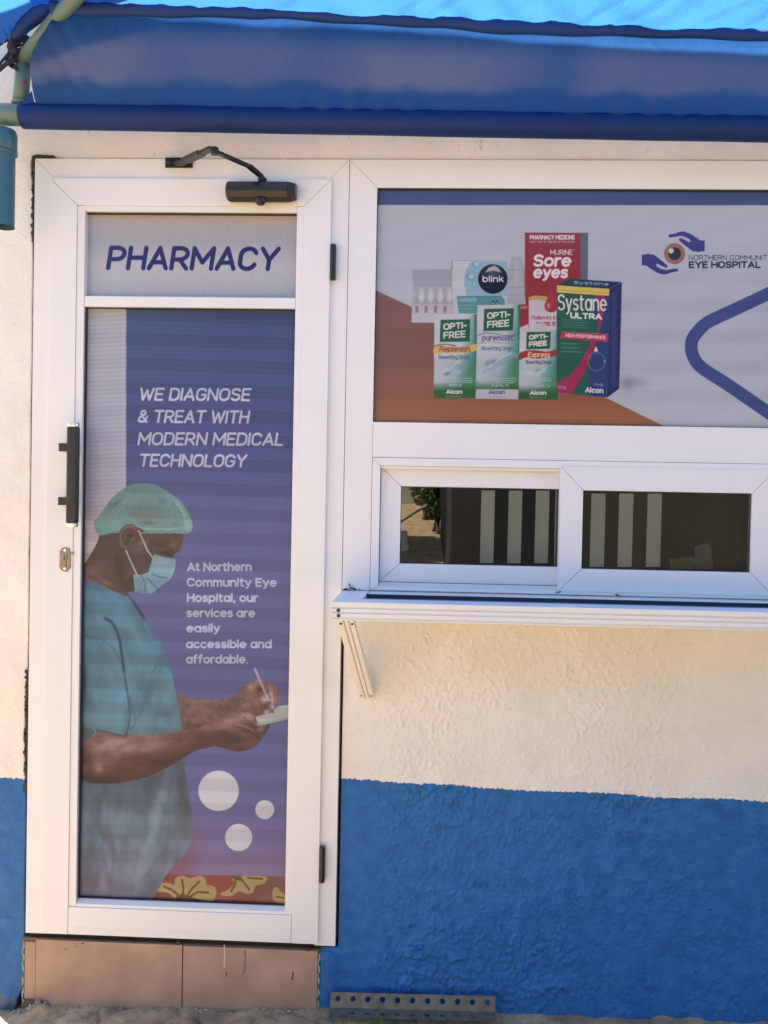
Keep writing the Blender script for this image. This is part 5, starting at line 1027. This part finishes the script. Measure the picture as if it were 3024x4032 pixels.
bm = nm(); c = W(99, 322, yT - 0.0202); bmesh.ops.create_icosphere(bm, subdivisions=2, radius=0.0052, matrix=Matrix.Translation(tuple(c)) @ Matrix.Diagonal((1, .25, 1.1, 1))); obj('rust_spot', bm, M_RUST, fr_)
# canopy cloth
cv_ = thing('blue_canopy', 'blue tarpaulin canopy wrapped round a pipe above the door and sign', 'canopy', (1.0, -0.3, 2.5))
# wrap round the pipe
n = 240; m2 = 28; a_ = np.linspace(0, 2 * np.pi, m2 + 1); tt = np.linspace(0, 1, n)
xl = W(88, 452, yT)[0]; xr = tr[0]
WX = xl + (xr - xl) * tt[:, None] + 0 * a_[None]; zc_ = tl[2] + (tr[2] - tl[2]) * (WX - tl[0]) / (tr[0] - tl[0])
rad = 0.0335 + 0.0012 * fbm(WX, a_[None] * 0.1 + 0 * WX, 0.2, 300, 2)
V3 = np.stack([WX - 0.009 * np.cos(a_)[None] * 0, yT + rad * np.cos(a_)[None], zc_ + rad * np.sin(a_)[None] - 0.002], -1)
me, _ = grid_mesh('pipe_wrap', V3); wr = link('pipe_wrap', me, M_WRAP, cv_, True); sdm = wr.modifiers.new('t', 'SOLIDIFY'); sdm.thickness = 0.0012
for (u, v) in ((688, 432), (1107, 441), (1537, 452), (2050, 461), (2558, 467)):
    p = W(u, v, yT - 0.030); bm = nm(); tube(bm, [tuple(p + np.array([0, .004, 0])), tuple(p - np.array([0, .001, 0]))], 0.0030, 10); obj('rivet', bm, M_CHR, wr)
# lower sheet: from the pipe wrap up to the seam
seam_pts = [(120, 30), (340, 40), (700, 52), (1100, 62), (1378, 80), (1750, 92), (1986, 112), (2400, 122), (3024, 150), (3500, 176)]
yS = -0.235
seamW = np.array([W(u, v, yS) for u, v in seam_pts])
nx_, nz_ = 460, 70
lx = np.linspace(0.0, 1.0, nx_); lz_ = np.linspace(0, 1, nz_)
LX, LZ = np.meshgrid(lx, lz_)
left_edge = [W(137, 400, yT - .03)[0], W(132, 304, yT - .06)[0], W(142, 246, yT - .08)[0], W(177, 165, yT - .11)[0], W(245, 60, yS)[0]]
ledge = np.interp(LZ, [0, .32, .5, .74, 1.0], left_edge)
PX = ledge + (3.0 - ledge) * LX ** 1.0
topZ = np.interp(PX, seamW[:, 0], seamW[:, 2]); botZ = tl[2] + (tr[2] - tl[2]) * (PX - tl[0]) / (tr[0] - tl[0]) + 0.019
PZ = botZ + (topZ - botZ) * LZ
PY = (yT - 0.022) + (yS - yT + 0.022) * (LZ ** 0.85) - 0.026 * np.sin(np.pi * LZ) + 0.006 * fbm(PX, PZ, 0.25, 310, 3)
PY += 0.008 * np.exp(-LZ * 5) * np.sin(PX * 60 + 4 * np.sin(PX * 7) - LZ * 9) * np.clip(fbm(PX, PX, 0.4, 12, 1) * 3 + .6, 0, 1)
PY += 0.0035 * (1 - np.abs(fbm(PX + PZ * 0.8, PZ * 0.25, 0.16, 360, 2)) * 4) * np.clip(1.3 - PX, 0.3, 1)
PY += 0.0018 * np.exp(-((PX - 0.14) / 0.10) ** 2) * np.sin(PX * 120 + PZ * 70)
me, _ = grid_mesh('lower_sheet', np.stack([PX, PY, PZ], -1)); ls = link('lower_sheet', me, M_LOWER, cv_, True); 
dz_ = np.clip((LZ - 0.17 - 0.10 * (fbm(PX, PX, 0.12, 340, 3))) * 9, 0, 1) * np.clip((0.80 - LZ) * 3.5 + 0.15, 0, 1)
dx_ = np.clip(1.15 - 0.42 * np.abs(PX - 0.75), 0.12, 1) * np.clip(0.75 + 0.9 * fbm(PX, PZ, 0.3, 350, 4), 0.3, 1)
clean = np.clip((0.5 - np.abs(LZ - (0.95 - 1.1 * (PX - 0.05)))) * 0 + ((LZ - 0.42 - 1.4 * (PX - 0.16)) * 12), 0, 1)        # clean blue corner at upper left
du = (0.85 * dz_ * dx_ * (1 - clean * 0.85)).reshape(-1).astype(np.float32)
da = me.attributes.new('dust', 'FLOAT', 'POINT'); da.data.foreach_set('value', du)
ls['label'] = 'weathered dusty lower sheet between the pipe and the seam'
# seam hem (dark double fold)
bm = nm(); pth = []
nn = 200
hx = np.linspace(W(205, 60, yS)[0], 3.0, nn); hzz = np.interp(hx, seamW[:, 0], seamW[:, 2])
Hh = []
for i in range(nn):
    wd_ = 0.0135 + 0.004 * math.sin(hx[i] * 5 + 1) + 0.0016 * math.sin(hx[i] * 31); zc0 = hzz[i]
    Hh.append([(hx[i], yS - 0.004, zc0 - wd_), (hx[i], yS - 0.012, zc0 - wd_ * .4), (hx[i], yS - 0.016, zc0 + wd_ * .3), (hx[i], yS - 0.010 - 0.004 * math.sin(hx[i] * 90), zc0 + wd_ + 0.0016 * math.sin(hx[i] * 80 + math.sin(hx[i] * 23) * 3))])
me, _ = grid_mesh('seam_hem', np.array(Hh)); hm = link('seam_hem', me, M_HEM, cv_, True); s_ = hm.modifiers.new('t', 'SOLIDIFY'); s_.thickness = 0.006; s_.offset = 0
# roof sheet: from seam outward and up
ny_, nxr = 90, 420
RX, RT = np.meshgrid(np.linspace(-0.75, 3.3, nxr), np.linspace(0, 1, ny_) ** 1.6)
rz0 = np.interp(RX, seamW[:, 0], seamW[:, 2]) + 0.004
RY = yS - 0.006 - 1.25 * RT; RZ = rz0 + 0.38 * RT + 0.02 * np.sin(RX * 2.1) * RT
RZ = RZ + np.where(RX < 0.2, 0.0, 0) + 0.006 * np.exp(-RT * 12) * np.sin(RX * 34 + 3 * np.sin(RX * 5) + RT * 60) * np.clip(0.4 + 2 * fbm(RX, RX, 0.35, 8, 1), 0, 1) + 0.018 * fbm(RX, RY, 0.35, 320, 3)
keepr = (((RX[:-1, :-1] + RX[1:, 1:]) / 2) > 0.10)
fold = np.abs(fbm(RX - 0.55 * RT * 3, RX * 0 + RY * 0.3, 0.22, 370, 2)); RZ = RZ - 0.012 * np.exp(-(fold / 0.035) ** 2) * np.clip(RT * 30, 0, 1)
me, _ = grid_mesh('roof_sheet', np.stack([RX, RY, RZ], -1), keepr); link('roof_sheet', me, M_ROOF, cv_, True)
# side sheet left of the brace, behind the posts, tied with rope
side = [(-420, 330), (-200, 230), (10, 170), (50, 148), (88, 120), (150, 60), (235, 2), (300, -60), (420, -260), (-420, -420)]
ySd = -0.19
SV, ST = np.meshgrid(np.linspace(0, 1, 60), np.linspace(0, 1, 60))
bl = np.array([W(u, v, ySd) for u, v in ((-420, 340), (-150, 215), (12, 168), (50, 145), (90, 112), (150, 58), (235, 4), (330, -90), (430, -240))])
bxp = np.interp(SV, np.linspace(0, 1, len(bl)), bl[:, 0]); bzp = np.interp(SV, np.linspace(0, 1, len(bl)), bl[:, 2])
SX = bxp + (-0.10) * ST * (1 - SV) - 0.0 * ST; SZ = bzp + (0.75 - 0.55 * SV) * ST + 0.004 * np.sin(SV * 90) * (ST < 0.02)
SY = ySd - 0.9 * ST + 0.004 * fbm(SX, SZ, 0.08, 330, 3)
me, _ = grid_mesh('side_sheet', np.stack([SX, SY, SZ], -1)); link('side_sheet', me, M_ROOF, cv_, True)
bm = nm(); hp_ = [W(u, v, ySd - .01) for u, v in ((46, 148), (70, 128), (105, 92), (150, 58), (195, 32), (235, 8), (275, -30))]
tube(bm, [tuple(p) for p in hp_], [0.006, 0.013, 0.017, 0.019, 0.015, 0.010, 0.009], 12)
for v_ in bm.verts: v_.co += Vector((random.gauss(0, .0012), random.gauss(0, .001), random.gauss(0, .0012)))
obj('rolled_hem', bm, M_HEM, cv_, True)
bm = nm(); prism(bm, [wp(108, 392, yT - .02), wp(130, 366, yT - .02), wp(140, 410, yT - .02), wp(90, 418, yT - .02)], yT - 0.030, yT - 0.026); obj('torn_flap', bm, M_HEM, cv_)
# ropes
rp_ = thing('tie_rope', 'dark blue rope knotted round the green post to tie the canopy', 'rope', (0.0, yT, 2.65))
def rope(pts, r=0.0035):
    bm = nm(); tube(bm, [tuple(W(u, v, y)) for u, v, y in pts], r, 8); return bm
bm = nm()
for j, v in enumerate((150, 160, 171, 182, 194, 206, 216, 226, 236, 245)):
    c = W(84 - j * 0.8, v, yT); R__ = 0.0235 + 0.002 * math.sin(j * 2.1)
    tube(bm, [(c[0] - 0.006 + R__ * math.cos(a), c[1] + R__ * math.sin(a), c[2] + 0.005 * math.sin(a * 1 + j) + 0.003 * math.cos(a)) for a in np.linspace(0, 6.28, 20)], 0.0040, 8)
obj('coil', bm, M_ROPE, rp_, True)
for pts in ([(-30, 82, yT - .02), (10, 128, yT - .02), (30, 147, yT - .025), (62, 160, yT - .026)], [(-20, 190, yT - .02), (15, 165, yT - .02), (45, 150, yT - .02)], [(52, 178, yT - .025), (30, 215, yT - .03), (0, 250, yT - .03), (-20, 275, yT - .03)], [(66, 235, yT - .024), (30, 246, yT - .03), (0, 272, yT - .03), (-30, 300, yT - .03)], [(60, 225, yT - .02), (35, 238, yT - .03), (5, 262, yT - .03)], [(125, 216, yT + .01), (160, 212, yT - .03)], [(124, 226, yT + .01), (157, 222, yT - .03)], [(122, 240, yT + .01), (150, 234, yT - .03)]):
    r = 0.0058 if pts[0][1] in (235,) else 0.0034
    bm = rope(pts, r); obj('strand', bm, M_ROPE, rp_, True)
bm = nm(); c = W(72, 200, yT - .026)
for i in range(14): bmesh.ops.create_icosphere(bm, subdivisions=2, radius=random.uniform(.005, .010), matrix=Matrix.Translation((c[0] - 0.012 + random.gauss(0, .007), c[1] + random.gauss(0, .004), c[2] + random.gauss(0, .018))))
obj('knot', bm, M_ROPE, rp_, True)
# drain pipe
dp = thing('drain_pipe', 'short teal plastic downpipe hanging open ended left of the door', 'drain pipe', (-0.02, yT, 2.2))
dc = W(12, 560, yT); bx = -0.030
bm = nm(); tube(bm, [(bx, yT, 2.2045), (bx, yT, 2.41)], 0.0300, 28, cap=False); tube(bm, [(bx, yT, 2.2045), (bx, yT, 2.41)], 0.0272, 28, cap=False)
ringv = []
dpp = obj('pipe', bm, M_PVC, dp, True)
bm = nm(); tube(bm, [(bx, yT, 2.398), (bx, yT, 2.400), (bx, yT, 2.455), (bx, yT, 2.464)], [0.031, 0.0345, 0.0345, 0.031], 28); tube(bm, [(bx, yT, 2.401), (bx, yT, 2.407)], 0.0358, 28); obj('socket', bm, M_PVC, dp, True)

# ================================================================== LOOSE THINGS AT THE FOOT OF THE WALL
an = thing('perforated_angle', 'short grey galvanised steel angle with rows of holes lying against the blue wall', 'metal angle', (1.12, -0.04, 0.05))
def flange(O, ex, ey, L_, H_, th, holes):
    """plate with holes: O origin, ex along, ey up; holes (cx,cy,rx,ry)"""
    bm = nm(); O = Vector(O); ex = Vector(ex).normalized(); ey = Vector(ey).normalized(); nn_ = ex.cross(ey).normalized()
    N_ = 24; pit = L_ / len(holes)
    for i, (hx_, hy, rx, ry) in enumerate(holes):
        x0_, x1_ = i * pit, (i + 1) * pit; ring = []; rect = []
        for j in range(N_):
            a = 2 * math.pi * (j + .5) / N_; c, s = math.cos(a), math.sin(a); ring.append((hx_ + rx * c, hy + ry * s))
            tmax = min(((x1_ - hx_) / c if c > 0 else (x0_ - hx_) / c) if abs(c) > 1e-9 else 9e9, ((H_ - hy) / s if s > 0 else -hy / s) if abs(s) > 1e-9 else 9e9)
            rect.append([hx_ + c * tmax, hy + s * tmax])
        for cxr, cyr in ((x0_, 0), (x1_, 0), (x1_, H_), (x0_, H_)):
            jb = min(range(N_), key=lambda j: (rect[j][0] - cxr) ** 2 + (rect[j][1] - cyr) ** 2); rect[jb] = [cxr, cyr]
        for off in (0, -th):
            rv = [bm.verts.new(O + ex * p[0] + ey * p[1] + nn_ * off) for p in ring]; qv = [bm.verts.new(O + ex * p[0] + ey * p[1] + nn_ * off) for p in rect]
            for j in range(N_): bm.faces.new((rv[j], rv[(j + 1) % N_], qv[(j + 1) % N_], qv[j]))
            if off == 0: r0, q0 = rv, qv
        for j in range(N_): bm.faces.new((r0[j], r0[(j + 1) % N_], rv[(j + 1) % N_], rv[j])); bm.faces.new((q0[j], q0[(j + 1) % N_], qv[(j + 1) % N_], qv[j]))
    return bm
O1 = Vector(tuple(W(1300, 3967, -0.030))); O2 = Vector(tuple(W(1950, 3984, -0.030))); exv = (O2 - O1); La = exv.length
O1.z += 0.0; pit = La / 11
upv = Vector((0, 0.012, 0.036)); H1 = 0.0385
bm = flange(O1, exv, upv, La, H1, 0.0025, [((i + .5) * pit, 0.0225, 0.0078, 0.0078) for i in range(11)]); obj('upright_flange', bm, M_GALV, an)
dnv = Vector((0, -0.036, -0.006)); bm = flange(O1 + Vector((0, -0.0003, -0.0003)), exv, dnv, La, 0.033, -0.0025, [((i + .5) * pit, 0.018, 0.0078, 0.0055) for i in range(11)]); obj('lower_flange', bm, M_GALV, an)
for wi, (bu, bv_, n_s, seed) in enumerate(((1470, 4016, 13, 4), (1352, 4012, 5, 9), (1690, 4026, 5, 15))):
    random.seed(seed); c = W(bu, bv_, -0.075); bz = gz(c[0], -0.078) - 0.004
    wd = thing('weed', ['wispy green weed growing up in front of the metal angle, tallest of the three', 'tiny green sprig at the left end of the metal angle', 'tiny green sprig in front of the middle of the metal angle'][wi], 'weed', (c[0], -0.078, bz), 'weeds at the foot of the wall')
    bm = nm(); bl_ = nm()
    for i in range(n_s):
        a = random.uniform(-1, 1); Ht = random.uniform(0.02, 0.085 if wi == 0 else 0.03); p = Vector((c[0] + a * 0.010, -0.078, bz)); path = [p]
        for s in range(5): p = p + Vector((a * Ht * .11 + random.gauss(0, .0015), random.gauss(0, .001), Ht / 5)); path.append(p)
        tube(bm, path, [0.0009, .0008, .0007, .0006, .0005, .0004], 5)
        for q in path[1:]:
            for s in range(2):
                d_ = Vector((random.uniform(-1, 1), random.uniform(-.5, .5), random.uniform(-.2, .8))).normalized() * random.uniform(.003, .007); w__ = Vector((d_.z, 0, -d_.x)) * 0.3
                bl_.faces.new([bl_.verts.new(v) for v in (q, q + d_ * .5 + w__, q + d_, q + d_ * .5 - w__)])
    obj('stem', bm, M_WEED, wd); obj('leaves', bl_, M_WEED, wd)

# rubble lump at the left corner of the step
random.seed(21)
rb = None
bm = nm()
for i in range(14):
    x = 0.035 + random.gauss(0, .028); y = -0.012 + random.gauss(0, .008); r = random.uniform(.003, .009); z = gz(x, y) + r * .1 + abs(random.gauss(0, .004)) * (1 if x < .07 else .2)
    g0 = bmesh.ops.create_icosphere(bm, subdivisions=2, radius=r, matrix=Matrix.Translation((x, y, z)))
    for v in g0['verts']: v.co += Vector((random.gauss(0, r * .12), random.gauss(0, r * .12), random.gauss(0, r * .12)))
for i in range(70):
    x = random.uniform(-0.02, 0.84); y = -0.006 - abs(random.gauss(0, .006)); r = random.uniform(.0015, .005)
    bmesh.ops.create_icosphere(bm, subdivisions=1, radius=r, matrix=Matrix.Translation((x, y, gz(x, y) + r * .3)) @ Matrix.Diagonal((1.4, 1, .7, 1)))
tag(obj('mortar_rubble', bm, mat('mortar', (0.46, 0.39, 0.30), 0.95, var=0.4, vscale=60, bump=0.002, bscale=180)), 'grey brown crumbs of broken mortar along the foot of the tiled step', 'rubble', kind='stuff')

# ================================================================== THE YARD BEHIND THE VIEWER (seen in the window glass, with an added shed and shade tree)
yw = nm(); box(yw, -9, 1.5, -13.2, -13.0, 1.2, 3.4); box(yw, -9, 1.5, -13.25, -12.95, 3.4, 3.5)
tag(obj('yard_wall', yw, M_YWALL), 'plain rendered wall at the far side of the yard', 'wall')
def bush(cx_, cy_, rx, ry, rz_, bz_, n_, label):
    random.seed(int(cx_ * 10)); t = thing('bush', label, 'bush', (cx_, cy_, bz_))
    bm = nm()
    for i in range(n_):
        while True:
            p = Vector((random.uniform(-1, 1), random.uniform(-1, 1), random.uniform(-1, 1)))
            if .2 < p.length < 1 and fbm(np.array([p.x * 2 + cx_]), np.array([p.z * 2 + p.y]), 0.9, 60, 2)[0] > -0.2: break
        c = Vector((cx_ + p.x * rx, cy_ + p.y * ry, bz_ + 0.1 + rz_ * (1 + p.z))); d1 = Vector((random.gauss(0, 1), random.gauss(0, 1), random.gauss(0, 1))).normalized() * random.uniform(.02, .05); d2 = d1.orthogonal().normalized() * .016
        bm.faces.new([bm.verts.new(v) for v in (c - d1, c + d2, c + d1, c - d2)])
    obj('foliage', bm, M_LEAF, t); bm = nm()
    for i in range(6): tube(bm, [(cx_ + random.gauss(0, .04), cy_ + random.gauss(0, .05), bz_ - 0.05), (cx_ + random.gauss(0, .3) * rx, cy_ + random.gauss(0, .3) * ry, bz_ + rz_ * 1.2)], [0.02, 0.006], 8)
    obj('stems', bm, M_BARK, t)
bush(1.36, -8.0, 0.20, 0.3, 0.42, 1.15, 2200, 'low leafy bush nearest the leaning pole in the yard')
bush(1.24, -9.4, 0.30, 0.3, 0.75, 1.22, 2600, 'taller bush growing behind the small one by the yard wall')
tt_ = thing('added_shade_tree', 'small leafy tree added out of view to shade the yard path', 'tree', (-0.6, -5.6, 0.75)); random.seed(8); bm = nm()  # added unseen, its crown shades the ground that the left pane reflects
for i in range(5200):
    while True:
        p = Vector((random.uniform(-1, 1), random.uniform(-1, 1), random.uniform(-1, 1)))
        if p.length < 1 and fbm(np.array([p.x * 2]), np.array([p.z * 2 + p.y]), 0.8, 61, 2)[0] > -0.24: break
    c = Vector((-0.6 + p.x * 1.25, -5.6 + p.y * 0.95, 3.9 + p.z * 0.75)); d1 = Vector((random.gauss(0, 1), random.gauss(0, 1), random.gauss(0, .5))).normalized() * random.uniform(.06, .11); d2 = d1.orthogonal().normalized() * .04
    bm.faces.new([bm.verts.new(v) for v in (c - d1, c + d2, c + d1, c - d2)])
obj('crown', bm, M_LEAF, tt_); bm = nm(); tube(bm, [(-0.65, -5.6, 0.6), (-0.62, -5.6, 2.0), (-0.6, -5.62, 3.1), (-0.55, -5.6, 4.1)], [0.09, 0.07, 0.05, 0.02], 10)
for k_ in range(5): tube(bm, [(-0.61, -5.61, 2.7 + k_ * .15), (-0.6 + math.cos(k_ * 1.3) * .8, -5.6 + math.sin(k_ * 1.3) * .6, 3.8)], [0.035, 0.01], 8)
obj('trunk', bm, M_BARK, tt_)
s0 = thing('added_dark_shed', 'dark boarded shed added as the dark mass reflected in the window', 'shed', (4, -6, 0.5)); bm = nm(); box(bm, 1.40, 7.2, -8.0, -4.6, 0.3, 3.4); obj('walls', bm, mat('dark_boards', (0.030, 0.026, 0.022), 0.8, var=0.5, vscale=3), s0)  # added block that keeps the right of the window reflection dark
bm = nm(); box(bm, 1.37, 7.3, -8.1, -4.5, 3.4, 3.46); obj('roof', bm, mat('dark_sheet_roof', (0.05, 0.05, 0.055), 0.6, var=0.3, vscale=5), s0)
bm = nm(); box(bm, 1.75, 2.4, -4.6, -4.57, 0.6, 2.4); obj('door', bm, mat('dark_door', (0.010, 0.010, 0.012), 0.6), s0)
for i, (x, y) in enumerate(((1.00, -6.6), (0.985, -7.0), (0.97, -7.4))):
    bm = nm(); zb_ = float(np.interp(-y, [6, 8], [0.86, 1.15])); box(bm, x - .035, x + .035, y - .05, y + .05, zb_ - 0.02, zb_ + 0.06); tag(obj('kerb_stone', bm, M_STONE, None, bevel=0.012), ['whitewashed kerb stone nearest the canopy', 'middle whitewashed kerb stone of the row', 'whitewashed kerb stone farthest from the canopy'][i], 'stone', 'whitewashed stones along the yard path')
bm = nm(); tube(bm, [(0.90, -7.6, 1.20), (1.24, -7.6, 1.42)], 0.012, 8); tag(obj('leaning_pole', bm, M_WOOD), 'pale wooden pole leaning on the bush', 'pole')
